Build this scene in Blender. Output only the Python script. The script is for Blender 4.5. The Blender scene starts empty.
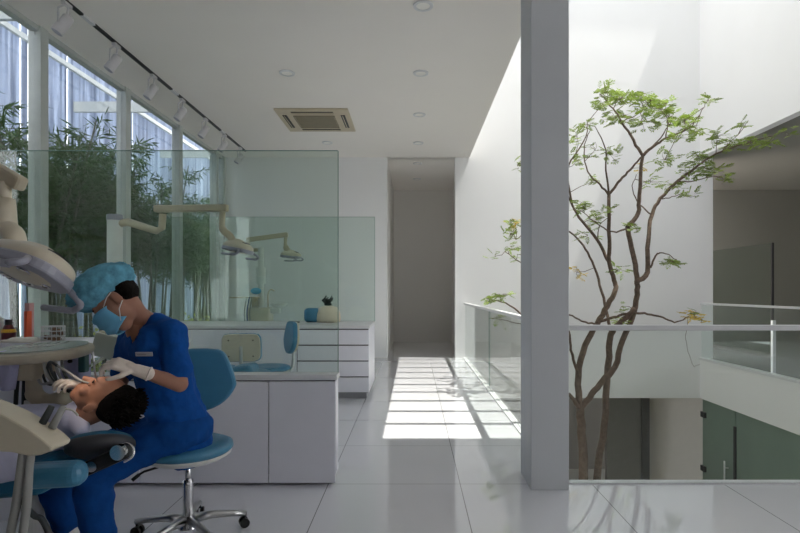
import bpy, bmesh, math, random
from mathutils import Vector, Matrix, Euler, Quaternion, noise
random.seed(7)
S = bpy.context.scene
C = S.collection
H = 1.27            # eye height
F = 533.0           # focal length in pixels of an 800 px wide frame

# ------------------------------------------------------------------ camera
cam = bpy.data.cameras.new('camera'); cam.lens = 24; cam.sensor_width = 36
cam.shift_x = -13/800; cam.shift_y = 24.5/800; cam.clip_start = .05; cam.clip_end = 200
co = bpy.data.objects.new('camera', cam); C.objects.link(co)
co.location = (0, 0, H); co.rotation_euler = (math.pi/2, 0, 0); S.camera = co

# ------------------------------------------------------------------ sky and sun
w = bpy.data.worlds.new('sky'); S.world = w; w.use_nodes = True
nt = w.node_tree; bg = nt.nodes['Background']
bg.inputs[0].default_value = (.97, .965, 1.0, 1); bg.inputs[1].default_value = 2.6
sun = bpy.data.lights.new('sun', 'SUN'); sun.energy = 10.0; sun.angle = math.radians(.35); sun.color = (1, .93, .85)
so = bpy.data.objects.new('sun', sun); C.objects.link(so)
SUN = Vector((-.35, .05, -1))
so.rotation_euler = SUN.to_track_quat('-Z', 'Y').to_euler(); so.location = (3, 4, 14)
vs = S.view_settings
vs.view_transform = 'Standard'; vs.look = 'None'; vs.gamma = 1; vs.use_curve_mapping = False
vs.exposure = 0.76
S.cycles.max_bounces = 20; S.cycles.diffuse_bounces = 12; S.cycles.transparent_max_bounces = 48

# ------------------------------------------------------------------ helpers
def P(px, py, Y):
    return Vector(((px-413)*Y/F, Y, H-(py-291)*Y/F))
def lin(c):
    return tuple(((v/255)/12.92 if v/255 <= .04045 else (((v/255)+.055)/1.055)**2.4) for v in c)
MATS = {}
def mat(name, rgb, rough=.5, metal=0, spec=.5, var=.04, scale=9, bump=0, bscale=40, coat=0, emit=0, sheen=0, trans=0):
    m = bpy.data.materials.new(name); m.use_nodes = True; MATS[name] = m
    t = m.node_tree; b = t.nodes['Principled BSDF']; c = lin(rgb)
    b.inputs['Roughness'].default_value = rough; b.inputs['Metallic'].default_value = metal
    b.inputs['Specular IOR Level'].default_value = spec; b.inputs['Coat Weight'].default_value = coat
    if sheen: b.inputs['Sheen Weight'].default_value = sheen
    if trans: b.inputs['Transmission Weight'].default_value = trans
    tc = t.nodes.new('ShaderNodeTexCoord')
    n = t.nodes.new('ShaderNodeTexNoise'); n.inputs['Scale'].default_value = scale; n.inputs['Detail'].default_value = 4
    t.links.new(tc.outputs['Object'], n.inputs['Vector'])
    r = t.nodes.new('ShaderNodeValToRGB')
    r.color_ramp.elements[0].position = .3; r.color_ramp.elements[1].position = .7
    r.color_ramp.elements[0].color = tuple(v*(1-var) for v in c)+(1,)
    r.color_ramp.elements[1].color = tuple(min(1, v*(1+var)) for v in c)+(1,)
    t.links.new(n.outputs['Fac'], r.inputs['Fac']); t.links.new(r.outputs['Color'], b.inputs['Base Color'])
    if bump:
        n2 = t.nodes.new('ShaderNodeTexNoise'); n2.inputs['Scale'].default_value = bscale; n2.inputs['Detail'].default_value = 5
        t.links.new(tc.outputs['Object'], n2.inputs['Vector'])
        bp = t.nodes.new('ShaderNodeBump'); bp.inputs['Strength'].default_value = bump; bp.inputs['Distance'].default_value = .01
        t.links.new(n2.outputs['Fac'], bp.inputs['Height']); t.links.new(bp.outputs['Normal'], b.inputs['Normal'])
    if emit:
        b.inputs['Emission Color'].default_value = c+(1,); b.inputs['Emission Strength'].default_value = emit
    return m
def glass(name, rgb, gloss=1.0, rough=0.0, opaque=0.0):
    """thin architectural glass: tinted see-through sheet with a Fresnel mirror on it"""
    m = bpy.data.materials.new(name); m.use_nodes = True; t = m.node_tree; t.nodes.clear()
    o = t.nodes.new('ShaderNodeOutputMaterial'); tr = t.nodes.new('ShaderNodeBsdfTransparent')
    gl = t.nodes.new('ShaderNodeBsdfGlossy'); gl.inputs['Roughness'].default_value = rough
    tr.inputs[0].default_value = lin(rgb)+(1,)
    gl.inputs[0].default_value = (gloss, gloss, gloss, 1)
    lw = t.nodes.new('ShaderNodeLayerWeight'); lw.inputs[0].default_value = .5
    pw = t.nodes.new('ShaderNodeMath'); pw.operation = 'POWER'; pw.inputs[1].default_value = 5; t.links.new(lw.outputs['Facing'], pw.inputs[0])
    fr = t.nodes.new('ShaderNodeMath'); fr.operation = 'MULTIPLY_ADD'; fr.inputs[1].default_value = .8; fr.inputs[2].default_value = .035; t.links.new(pw.outputs[0], fr.inputs[0])
    mx = t.nodes.new('ShaderNodeMixShader')
    t.links.new(fr.outputs[0], mx.inputs[0]); t.links.new(tr.outputs[0], mx.inputs[1]); t.links.new(gl.outputs[0], mx.inputs[2])
    last = mx
    if opaque:
        df = t.nodes.new('ShaderNodeBsdfDiffuse'); df.inputs[0].default_value = lin(rgb)+(1,)
        m2 = t.nodes.new('ShaderNodeMixShader'); m2.inputs[0].default_value = opaque
        t.links.new(mx.outputs[0], m2.inputs[1]); t.links.new(df.outputs[0], m2.inputs[2]); last = m2
    t.links.new(last.outputs[0], o.inputs[0])
    return m

class B:
    """collects shapes in one bmesh, in world coordinates"""
    def __init__(s): s.bm = bmesh.new()
    def _tag(s, vs, mi):
        if mi:
            for f in {f for v in vs for f in v.link_faces}: f.material_index = mi
    def box(s, x0, x1, y0, y1, z0, z1, bev=0, seg=2, M=None):
        vs = bmesh.ops.create_cube(s.bm, size=1)['verts']
        for v in vs: v.co = Vector(((x0+x1)/2+v.co.x*(x1-x0), (y0+y1)/2+v.co.y*(y1-y0), (z0+z1)/2+v.co.z*(z1-z0)))
        if bev:
            es = list({e for v in vs for e in v.link_edges})
            r = bmesh.ops.bevel(s.bm, geom=es, offset=bev, segments=seg, affect='EDGES', profile=.5)
            vs = list({v for f in r['faces'] for v in f.verts} | {v for v in vs if v.is_valid})
        if M is not None:
            for v in vs: v.co = M @ v.co
        return s
    def tube(s, pts, rad, seg=10, cap=True):
        pts = [Vector(p) for p in pts]; n = len(pts)
        if not hasattr(rad, '__len__'): rad = [rad]*n
        T = []
        for i in range(n):
            d = (pts[min(i+1, n-1)]-pts[max(i-1, 0)]); T.append(d.normalized() if d.length > 1e-9 else Vector((0, 0, 1)))
        up = Vector((0, 0, 1)) if abs(T[0].z) < .9 else Vector((1, 0, 0))
        N = T[0].cross(up).normalized(); rings = []
        for i in range(n):
            if i:
                q = T[i-1].rotation_difference(T[i]); N = q @ N
            Bn = T[i].cross(N).normalized()
            rings.append([s.bm.verts.new(pts[i]+(N*math.cos(a)+Bn*math.sin(a))*rad[i]) for a in [2*math.pi*k/seg for k in range(seg)]])
        for a, b in zip(rings, rings[1:]):
            for k in range(seg): s.bm.faces.new((a[k], a[(k+1) % seg], b[(k+1) % seg], b[k]))
        if cap:
            s.bm.faces.new(rings[0][::-1]); s.bm.faces.new(rings[-1])
        return s
    def cyl(s, p0, p1, r0, r1=None, seg=20): return s.tube([p0, p1], [r0, r0 if r1 is None else r1], seg)
    def ell(s, c, r, M=None, u=20, v=12, p=1.0):
        vs = bmesh.ops.create_uvsphere(s.bm, u_segments=u, v_segments=v, radius=1)['verts']
        for q in vs:
            k = q.co
            if p != 1: k = Vector([math.copysign(abs(a)**p, a) for a in k])
            k = Vector((k.x*r[0], k.y*r[1], k.z*r[2]))
            if M is not None: k = M @ k
            q.co = Vector(c)+k
        return s
    def cap(s, a, b, ra, rb, seg=12):
        """tapered capsule"""
        s.tube([a, b], [ra, rb], seg); s.ell(a, (ra,)*3, None, seg, 8); s.ell(b, (rb,)*3, None, seg, 8); return s
    def chain(s, pts, rad):
        for i in range(len(pts)-1): s.cap(pts[i], pts[i+1], rad[i], rad[i+1])
        return s
    def prism(s, poly, d, M=None):
        """polygon (x, z list) extruded over y by d"""
        a = [s.bm.verts.new((x, -d/2, z)) for x, z in poly]; b = [s.bm.verts.new((x, d/2, z)) for x, z in poly]
        n = len(a); s.bm.faces.new(a); s.bm.faces.new(b[::-1])
        for i in range(n): s.bm.faces.new((a[i], b[i], b[(i+1) % n], a[(i+1) % n]))
        if M is not None:
            for v in a+b: v.co = M @ v.co
        return s
    def lathe(s, prof, c, seg=28, M=None):
        rings = []
        for r, z in prof:
            rings.append([s.bm.verts.new((max(r, 1e-4)*math.cos(2*math.pi*k/seg), max(r, 1e-4)*math.sin(2*math.pi*k/seg), z)) for k in range(seg)])
        for a, b in zip(rings, rings[1:]):
            for k in range(seg): s.bm.faces.new((a[k], a[(k+1) % seg], b[(k+1) % seg], b[k]))
        s.bm.faces.new(rings[0][::-1]); s.bm.faces.new(rings[-1])
        for r in rings:
            for v in r:
                if M is not None: v.co = M @ v.co
                v.co += Vector(c)
        return s
    def build(s, name, m, parent=None, loc=None, smooth=False, bev=0, sub=0, remesh=0, sm=0, xf=None):
        me = bpy.data.meshes.new(name)
        bmesh.ops.recalc_face_normals(s.bm, faces=s.bm.faces)
        if xf is not None: s.bm.transform(xf)
        s.bm.to_mesh(me); s.bm.free()
        o = bpy.data.objects.new(name, me); C.objects.link(o)
        for mm in (m if isinstance(m, (list, tuple)) else [m]): me.materials.append(mm)
        if remesh or sub:
            if remesh:
                r = o.modifiers.new('r', 'REMESH'); r.mode = 'VOXEL'; r.voxel_size = remesh
                if sm:
                    q = o.modifiers.new('s', 'SMOOTH'); q.iterations = sm; q.factor = .5
            if sub:
                q = o.modifiers.new('u', 'SUBSURF'); q.levels = q.render_levels = sub
            dg = bpy.context.evaluated_depsgraph_get()
            nm = bpy.data.meshes.new_from_object(o.evaluated_get(dg)); o.modifiers.clear(); o.data = nm; me = nm; me.name = name
            if not me.materials:
                for mm in (m if isinstance(m, (list, tuple)) else [m]): me.materials.append(mm)
        root = parent
        while root is not None and root.parent: root = root.parent
        if parent is not None:
            o.parent = parent; off = root['_o'] if '_o' in root else root.location
            off = Vector(off)
        else:
            if loc is None:
                xs = [v.co for v in me.vertices]
                loc = Vector(((min(v.x for v in xs)+max(v.x for v in xs))/2, (min(v.y for v in xs)+max(v.y for v in xs))/2, min(v.z for v in xs)))
            o.location = loc; off = Vector(loc)
        me.transform(Matrix.Translation(-off)); me.update()
        if smooth or remesh or sub: me.polygons.foreach_set('use_smooth', [True]*len(me.polygons))
        if bev:
            q = o.modifiers.new('b', 'BEVEL'); q.width = bev; q.segments = 2; q.limit_method = 'ANGLE'
        return o
def tag(o, label, cat, group=None):
    o['label'] = label; o['category'] = cat
    if group: o['group'] = group
    return o
def thing(name, loc, label, cat, group=None):
    o = bpy.data.objects.new(name, None); C.objects.link(o); o.location = loc; o.empty_display_size = .1
    return tag(o, label, cat, group)
def struct(o): o['kind'] = 'structure'; return o
def dup(root, loc, rz, label, group=None):
    def cp(o, par):
        c = o.copy(); C.objects.link(c); c.parent = par
        for ch in [k for k in bpy.data.objects if k.parent == o]: cp(ch, c)
        return c
    c = cp(root, None); c.location = loc; c.rotation_euler = (0, 0, rz); c['label'] = label
    if group: c['group'] = group
    return c
def rotm(x=0, y=0, z=0): return Euler((math.radians(x), math.radians(y), math.radians(z))).to_matrix().to_4x4()
def frame(f, u, c=(0, 0, 0)):
    """matrix with local +Y = f (forward), +Z ~ u"""
    f = Vector(f).normalized(); u = Vector(u); r = f.cross(u).normalized(); u = r.cross(f)
    return Matrix.Translation(Vector(c)) @ Matrix((r, f, u)).transposed().to_4x4()
def beamM(a, d):
    d = Vector(d).normalized(); y = Vector((0, 0, 1)).cross(d).normalized(); z = d.cross(y)
    return Matrix.Translation(Vector(a)) @ Matrix((d, y, z)).transposed().to_4x4()
def bez(pts, n=6):
    """Catmull-Rom resample"""
    p = [Vector(q) for q in pts]; p = [p[0]*2-p[1]]+p+[p[-1]*2-p[-2]]; out = []
    for i in range(1, len(p)-2):
        for k in range(n):
            t = k/n; a, b, c, d = p[i-1], p[i], p[i+1], p[i+2]
            out.append(.5*((2*b)+(c-a)*t+(2*a-5*b+4*c-d)*t*t+(3*b-a-3*c+d)*t*t*t))
    out.append(p[-2]); return out

# ------------------------------------------------------------------ materials
white = mat('white_paint', (238, 234, 229), .75, var=.012, scale=1.2, spec=.3)
whitew = mat('white_wall', (236, 236, 236), .85, var=.015, scale=.8, spec=.2)
corrw = mat('corridor_paint', (228, 226, 223), .85, var=.015, scale=.8, spec=.2)
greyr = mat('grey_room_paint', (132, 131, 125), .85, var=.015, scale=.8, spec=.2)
lam = mat('white_laminate', (226, 226, 234), .3, var=.01)
lamg = mat('laminate_reveal', (150, 150, 154), .5)
gap_shade = mat('painted_gap_shade', (70, 70, 72), .6)
alum = mat('window_frame_paint', (190, 196, 192), .45, metal=.1)
gclear = glass('clear_glass', (250, 251, 251), .9)
gpart = glass('partition_glass', (243, 249, 246), .9)
grail = glass('balustrade_glass', (251, 254, 253), .8)
gedge = mat('glass_edge', (130, 158, 148), .2)
gfrost = mat('green_frosted_glass', (120, 138, 127), .35, var=.05, scale=1.5)
steel = mat('brushed_steel', (200, 200, 200), .3, metal=1)
chrome = mat('chrome', (215, 215, 218), .15, metal=1)
railm = mat('rail_paint', (215, 216, 218), .35)
black = mat('black_plastic', (22, 22, 24), .4)
dark = mat('dark_metal', (50, 50, 52), .4, metal=.6)
cream = mat('cream_plastic', (214, 204, 182), .35, var=.03, coat=.2)
creamd = mat('aged_cream_plastic', (196, 184, 160), .4, var=.04)
pale = mat('pale_plastic', (222, 222, 218), .35)
lilac = mat('grey_lamp_plastic', (160, 160, 172), .35)
teal = mat('blue_vinyl', (66, 128, 160), .38, var=.06, bump=.08, bscale=90)
teald = mat('dark_blue_vinyl', (28, 98, 130), .45, var=.06)
padg = mat('charcoal_vinyl', (62, 62, 66), .5)
scrub = mat('blue_scrub_cotton', (20, 76, 148), .9, var=.10, scale=22, bump=.35, bscale=26, spec=.15)
scrub2 = mat('blue_scrub_trousers', (18, 70, 136), .9, var=.10, scale=18, bump=.35, bscale=22, spec=.15)
capm = mat('blue_cap_fabric', (98, 158, 180), .85, var=.34, scale=22, bump=.9, bscale=30, spec=.15)
maskm = mat('blue_mask_fabric', (108, 172, 206), .85, var=.05, spec=.15)
gloven = mat('latex_glove', (222, 208, 196), .55, var=.05, bump=.15, bscale=60)
skin = mat('skin', (160, 116, 96), .55, var=.05, spec=.3)
skin2 = mat('patient_skin', (172, 122, 98), .55, var=.05, spec=.3)
hairm = mat('black_hair', (18, 13, 11), .85, spec=.15, var=.5, scale=60, bump=.8, bscale=90)
shirt = mat('white_lavender_cloth', (208, 208, 232), .9, var=.05, scale=12, bump=.3, bscale=18, spec=.1)
jeans = mat('dark_trousers', (46, 50, 66), .9, var=.1)
towelm = mat('lavender_towel', (190, 190, 220), .95, bump=.4, bscale=60)
tube_m = mat('hose_grey', (150, 150, 146), .5)
hosed = mat('dark_hose', (62, 66, 66), .5)
bark = mat('tree_bark', (104, 88, 76), .9, var=.3, scale=26, bump=.6, bscale=60)
leafg = mat('fresh_green_leaf', (118, 140, 54), .55, var=.25, scale=3)
leafl = mat('light_green_leaf', (150, 172, 86), .55, var=.2, scale=3)
leafy = mat('yellow_leaf', (212, 186, 84), .6, var=.2, scale=3)
culm = mat('bamboo_culm', (84, 92, 66), .5, var=.2, scale=6)
bleaf = mat('bamboo_leaf', (62, 92, 46), .6, var=.25, scale=4)
soil = mat('garden_soil', (110, 112, 84), 1, var=.3, scale=5, bump=.5)
hedgem = mat('yellow_green_leaf', (188, 196, 96), .7, var=.3, scale=4)
for m in (leafg, leafl, leafy, bleaf, hedgem):     # leaves let light through
    t = m.node_tree; b = t.nodes['Principled BSDF']; o = [n for n in t.nodes if n.type == 'OUTPUT_MATERIAL'][0]
    tl = t.nodes.new('ShaderNodeBsdfTranslucent'); mx = t.nodes.new('ShaderNodeMixShader'); mx.inputs[0].default_value = .4
    rr = [n for n in t.nodes if n.type == 'VALTORGB'][0]
    t.links.new(rr.outputs[0], tl.inputs[0]); t.links.new(b.outputs[0], mx.inputs[1]); t.links.new(tl.outputs[0], mx.inputs[2]); t.links.new(mx.outputs[0], o.inputs[0])
# translucent corrugated sheet
scr = bpy.data.materials.new('corrugated_sheet'); scr.use_nodes = True; t = scr.node_tree
b = t.nodes['Principled BSDF']; o = [n for n in t.nodes if n.type == 'OUTPUT_MATERIAL'][0]
b.inputs['Base Color'].default_value = lin((196, 206, 222))+(1,); b.inputs['Roughness'].default_value = .5
tl = t.nodes.new('ShaderNodeBsdfTranslucent'); mx = t.nodes.new('ShaderNodeMixShader'); mx.inputs[0].default_value = .6
tc = t.nodes.new('ShaderNodeTexCoord'); mp = t.nodes.new('ShaderNodeMapping'); mp.inputs['Scale'].default_value = (1, 9, .25)
nz = t.nodes.new('ShaderNodeTexNoise'); nz.inputs['Scale'].default_value = 1.5
rp = t.nodes.new('ShaderNodeValToRGB'); rp.color_ramp.elements[0].position = .35; rp.color_ramp.elements[1].position = .65
rp.color_ramp.elements[0].color = lin((150, 160, 176))+(1,); rp.color_ramp.elements[1].color = lin((200, 209, 222))+(1,)
t.links.new(tc.outputs['Object'], mp.inputs[0]); t.links.new(mp.outputs[0], nz.inputs['Vector']); t.links.new(nz.outputs['Fac'], rp.inputs[0])
t.links.new(rp.outputs[0], b.inputs['Base Color']); t.links.new(rp.outputs[0], tl.inputs[0])
t.links.new(b.outputs[0], mx.inputs[1]); t.links.new(tl.outputs[0], mx.inputs[2]); t.links.new(mx.outputs[0], o.inputs[0])
# polished floor tiles
TS = .867
fl = bpy.data.materials.new('polished_white_tile'); fl.use_nodes = True; t = fl.node_tree; b = t.nodes['Principled BSDF']
g = t.nodes.new('ShaderNodeNewGeometry'); mp = t.nodes.new('ShaderNodeMapping'); mp.inputs['Location'].default_value = (-.31/TS, -3.51/TS, 0)
mp.inputs['Scale'].default_value = (1/TS, 1/TS, 1)
sp = t.nodes.new('ShaderNodeSeparateXYZ'); t.links.new(g.outputs['Position'], mp.inputs[0]); t.links.new(mp.outputs[0], sp.inputs[0])
def mth(op, a, b_=None):
    n = t.nodes.new('ShaderNodeMath'); n.operation = op
    for i, v in enumerate((a, b_)):
        if v is None: continue
        if isinstance(v, (int, float)): n.inputs[i].default_value = v
        else: t.links.new(v, n.inputs[i])
    return n.outputs[0]
def line(c, wd): return mth('LESS_THAN', mth('ABSOLUTE', mth('SUBTRACT', mth('FRACT', mth('ADD', c, .5)), .5)), wd)
gr = mth('MAXIMUM', line(sp.outputs[0], .0032), line(sp.outputs[1], .0032))
mc = t.nodes.new('ShaderNodeMix'); mc.data_type = 'RGBA'; mc.inputs[6].default_value = lin((226, 227, 232))+(1,); mc.inputs[7].default_value = lin((140, 140, 142))+(1,)
nz = t.nodes.new('ShaderNodeTexNoise'); nz.inputs['Scale'].default_value = 1.3; t.links.new(g.outputs['Position'], nz.inputs['Vector'])
t.links.new(gr, mc.inputs[0]); t.links.new(mc.outputs[2], b.inputs['Base Color'])
rr = t.nodes.new('ShaderNodeMapRange'); rr.inputs[3].default_value = .02; rr.inputs[4].default_value = .06
t.links.new(nz.outputs['Fac'], rr.inputs[0]); t.links.new(rr.outputs[0], b.inputs['Roughness'])
b.inputs['Specular IOR Level'].default_value = .8; b.inputs['Coat Weight'].default_value = .8; b.inputs['Coat Roughness'].default_value = .02; b.inputs['Coat IOR'].default_value = 1.6

# ------------------------------------------------------------------ room shell
CZ = 3.8; BY = 10.1; EY = 13.4; VX = 1.0; AY = 3.54; RX = 5.43; WX = -3.6; TOP = 8.5; BK = -3.0; GX = 9.95; GZ = -3.6
def sb(name, m, *boxes, bev=0):
    q = B()
    for bx in boxes: q.box(*bx)
    return struct(q.build(name, m, bev=bev))
sb('floor', fl, (WX-.1, VX, BK, EY, -.3, 0), (VX, GX, BK, AY, -.3, 0), (RX+.15, GX, AY, EY, -.3, 0))
sb('trim_1', railm, (VX-.05, VX+.015, AY, BY, -.3, .012), (VX-.05, RX+.05, AY-.045, AY+.015, -.3, .012), (RX-.015, RX+.04, AY, BY, -.03, .012))
sb('ceiling', white, (WX, 1.07, BK, EY, CZ, CZ+.35), (1.07, GX, BK, AY-.15, CZ, CZ+.35))
sb('ceiling_right', greyr, (RX+.14, GX, AY-.15, EY, CZ+.002, CZ+.35))
sb('wall_back', whitew, (WX-.1, -.49, BY, BY+.2, 0, CZ), (.80, 5.68, BY, BY+.2, -.757, TOP), (-.49, .8, BY+.01, BY+.2, CZ, TOP))
sb('wall_corridor', corrw, (-.69, -.49, BY+.2, EY, 0, CZ), (-.69, 3, EY, EY+.2, 0, CZ), (.98, 1.2, BY+.2, EY, 0, CZ))
sb('wall_atrium_left', whitew, (.97, 1.07, AY-.1, BY, CZ+.35, TOP))
sb('wall_atrium_near', whitew, (1.07, RX, AY-.15, AY, CZ, TOP), (1.07, RX, AY-.15, AY, -1.0, -.3))
sb('wall_atrium_right', whitew, (RX, RX+.15, AY-.15, BY, CZ, TOP))
sb('wall_balcony_fascia', whitew, (RX, RX+.15, AY, BY, -.757, 0), (1.0-.15, 1.0, AY, BY, -.757, -.3))
darkw = mat('light_cutting_paint', (84, 82, 80), .8)  # dark tone for unseen walls, chosen to cut frontal light and reflections
sb('wall_near', darkw, (WX, GX, BK-.2, BK, 0, .6), (WX, GX, BK-.2, BK, 3.3, CZ), (WX, .8, BK-.2, BK, .6, 3.3), (.8+.7, GX, BK-.2, BK, .6, 3.3))
for k in range(1):  # unseen window, added to light the surfaces facing the camera
    x_ = .8+k*3.033
    wf = struct(sb('window_%d' % (12+k), alum, (x_, x_+.06, BK-.15, BK-.05, .6, 3.3), (x_+.64, x_+.7, BK-.15, BK-.05, .6, 3.3), (x_, x_+.7, BK-.15, BK-.05, .6, .66), (x_, x_+.7, BK-.15, BK-.05, 3.24, 3.3)))
    B().box(x_+.06, x_+.64, BK-.105, BK-.095, .66, 3.24).build('pane', gclear, wf)
sb('wall_right', greyr, (GX, GX+.2, 3.2, EY, GZ, CZ+.05), (GX, GX+.2, BK, 3.2, GZ, .3), (GX, GX+.2, BK, 3.2, 3.4, CZ+.05), (GX, GX+.2, BK, -2.6, .3, 3.4), (3, GX, EY, EY+.2, 0, CZ+.05))
for k in range(2):  # unseen side windows, added to brighten the ceiling and near floor
    y_ = -2.6+k*2.9
    wf = sb('window_%d' % (14+k), alum, (GX+.05, GX+.12, y_, y_+.06, .3, 3.4), (GX+.05, GX+.12, y_+2.84, y_+2.9, .3, 3.4), (GX+.05, GX+.12, y_, y_+2.9, .3, .36), (GX+.05, GX+.12, y_, y_+2.9, 3.34, 3.4))
    B().box(GX+.08, GX+.09, y_+.06, y_+2.84, .36, 3.34).build('pane', gclear, wf)
sb('wall_roof_sun_block', whitew, (WX-.4, .97, BK, EY, CZ+.35, TOP), (WX-.4, WX+.6, BK, 18, TOP, 12.5), (RX+.15, GX, BK, EY, CZ+.35, CZ+.5))  # unseen roof mass, raised and extended to keep sun off the screen
# roof grille over the atrium
q = B()
for k in range(-0, 13): q.box(1.0, RX+.1, 4.10+.535*k, 4.17+.535*k, TOP, TOP+.1)
q.box(1.0, RX+.1, AY-.15, 4.15, TOP, TOP+.2)
struct(q.build('trim_2', railm))
struct(B().box(1.0, RX+.1, AY, BY+.1, TOP+.21, TOP+.22).build('window_16', glass('dimming_skylight_glass', (220, 222, 222), .9)))  # unseen pane, added with a grey tint to dim the atrium
# ground floor below
sb('ground_added_bed', soil, (1.1, RX-.1, .2, BY-.4, GZ, GZ+.12))  # unseen dark bed, put in to cut sun bounce onto the soffit
gfl = mat('ground_floor_tile', (176, 174, 170), .4, var=.04)
sb('floor_lower', gfl, (.6, GX, AY-3, 18, GZ-.2, GZ))
greyw = mat('grey_lobby_wall', (150, 147, 143), .6, var=.03, scale=1)
beige = mat('beige_lobby_wall', (206, 200, 192), .8, var=.02)
sb('wall_lower_back', greyw, (.6, 8, 14.6, 14.8, GZ, -.757), (.6, .8, BY, 14.6, GZ, -.757))
sb('wall_lower_beige', beige, (4.85, 6.3, 11.1, 11.3, GZ, -.757), (4.7, 4.85, 11.0, 11.3, GZ, -.757) )
sb('wall_lower_dark', mat('dark_panel', (84, 82, 80), .5), (4.70, 4.86, 10.95, 11.1, GZ, -.757))
sb('wall_lower_panel', mat('grey_panel', (128, 125, 121), .5), (4.0, 4.70, 11.0, 11.1, GZ, -.757))
sb('ceiling_lower', white, (.8, 8, BY+.2, 14.6, -.757, -.5))
sb('wall_lower_left', beige, (.85, 1.0, 0, BY, GZ, -.757), (.85, 6, 0, .15, GZ, -.757))
# lower green glazing in the atrium's right side
q = B(); q.box(RX+.04, RX+.07, 9.06, BY-.03, GZ, -.76); d1 = struct(q.build('door_1', gfrost))
q = B()
for z in (-1.05, -2.06): q.box(RX-.0, RX+.1, BY-.16, BY-.02, z-.05, z+.05)
q.build('hinge', black, d1)
q = B(); q.box(RX+.02, RX+.05, 9.015, 9.075, GZ, -1.03); q.build('door_gap', black, d1)
q = B(); q.tube([(RX-.03, 9.25, -2.5), (RX-.03, 9.25, -1.68)], .014); q.tube([(RX-.03, 9.25, -1.8), (RX+.05, 9.25, -1.8)], .01); q.build('door_handle', steel, d1, smooth=True)
q = B(); q.box(RX+.04, RX+.07, AY, 9.03, GZ, -.76); struct(q.build('window_9', gfrost))

# far end service door frame in the corridor (left) and baseboards
sb('baseboard_back', corrw, (WX, -.5, BY-.008, BY, 0, .02), (-.49, 1.03, EY-.008, EY, 0, .03))

# window wall: frames and panes
mull = [-2.5+1.515*i for i in range(9)]          # mullion positions along y
sb('wall_left', darkw, (WX-.15, WX, BK, 2.11, 0, CZ))  # unseen stretch, made solid and dark to keep sky reflections off the partition
ys = [5.14+1.515*k for k in range(-2, 4)]+[BY]
ys = sorted(set([round(v, 3) for v in ys]))
n = 0
for i in range(len(ys)-1):
    a, c = ys[i], ys[i+1]
    if c-a < .2: continue
    n += 1
    q = B(); q.box(WX-.07, WX+.05, a-.055, a+.055, 0, CZ); q.box(WX-.05, WX+.03, a, c, 0, .08); q.box(WX-.05, WX+.03, a, c, CZ-.05, CZ)
    if i == len(ys)-2: q.box(WX-.07, WX+.05, c-.11, c, 0, CZ)
    wf = struct(q.build('window_%d' % n, alum))
    q = B(); q.box(WX-.012, WX, a+.055, c-.055, .08, CZ-.05); q.build('pane', gclear, wf)

# column
tag(B().box(.753, .995, 3.40, 3.73, 0, CZ).build('column', mat('column_paint', (206, 209, 212), .6, var=.01), bev=.004),
    'square white structural column standing at the corner of the glass balustrades', 'column')

# ------------------------------------------------------------------ balustrades
def balustrade(label, p0, p1, nsplit):
    a, c = Vector(p0), Vector(p1); d = (c-a).normalized(); n_ = Vector((-d.y, d.x, 0))
    t_ = thing('glass_balustrade', (a+c)/2, label, 'balustrade', 'glass balustrades around the atrium')
    M = Matrix.Translation(a) @ Matrix((d, n_, Vector((0, 0, 1)))).transposed().to_4x4(); L = (c-a).length
    for k in range(nsplit):
        q = B(); q.box(L*k/nsplit+.004, L*(k+1)/nsplit-.004, -.006, .006, .0, 1.0, M=M); q.build('glass_panel', grail, t_)
    for k in range(1, nsplit):
        q = B(); q.box(L*k/nsplit-.004, L*k/nsplit+.004, -.0065, .0065, .01, 1.0, M=M); q.build('panel_joint', gedge, t_)
    q = B(); q.box(0, L, -.03, .03, 1.0, 1.035, M=M); q.build('handrail', railm, t_, bev=.004)
    return t_
balustrade('glass balustrade with white rail across the near edge of the atrium', (1.0, 3.50, .012), (5.43, 3.50, .012), 2)
balustrade('glass balustrade along the sunlit corridor left of the tree', (.99, 3.76, .012), (.99, BY-.01, .012), 2)
balustrade('glass balustrade on the far balcony at the right of the atrium', (5.46, 3.6, .012), (5.46, BY-.01, .012), 2)

# glass screen in the right hand room
gs = thing('glass_screen', (7.0, 11.4, 0), 'tall grey glass screen standing in the dim room at the far right', 'screen')
B().box(6.99, 7.01, 10.4, 12.45, .05, 2.21).build('glass_panel', glass('smoked_glass', (222, 228, 224), .9), gs)
B().box(6.98, 7.02, 10.37, 10.41, 0, 2.21).build('edge_post', dark, gs)
B().box(6.97, 7.03, 10.33, 10.39, 0, .70).build('white_post', railm, gs)

# ------------------------------------------------------------------ benches
def bench(label, x0, x1, y0, y1, z, fronts):
    t_ = thing('work_bench', ((x0+x1)/2, (y0+y1)/2, 0), label, 'bench')
    B().box(x0, x1-.01, y0+.02, y1, .07, z-.035).build('carcass', lam, t_)
    B().box(x0+.02, x1-.04, y0+.05, y1-.02, 0, .07).build('plinth', lamg, t_)
    B().box(x0+.01, x1-.015, y0+.0195, y0+.021, .072, z-.04).build('gap_shade_sheet', gap_shade, t_)  # dark sheet behind the fronts, painting the shade in their gaps
    B().box(x0, x1, y0, y1, z-.035, z).build('worktop', railm, t_, bev=.003)
    for (a, c, d, e, nm) in fronts:
        B().box(a, c, y0+.004, y0+.022, d, e).build(nm, lam, t_, bev=.002)
    return t_
nb = []
nb.append((-.938, -.508, .02, .68, 'panel'))
for k in range(3): nb.append((-.941-.84*(k+1)+.003, -.941-.84*k-.003, .02, .68, 'panel'))
bench('low white partition bench behind the dentist, nearest to the camera', -3.5, -.495, 3.47, 3.60, .725, nb)
fb = []
for r in range(4): fb.append((-1.36, -.52, .078+r*.187, .251+r*.187, 'drawer'))
for k in range(3): fb.append((-1.37-.7*(k+1)+.006, -1.37-.7*k, .075, .815, 'door'))
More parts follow.
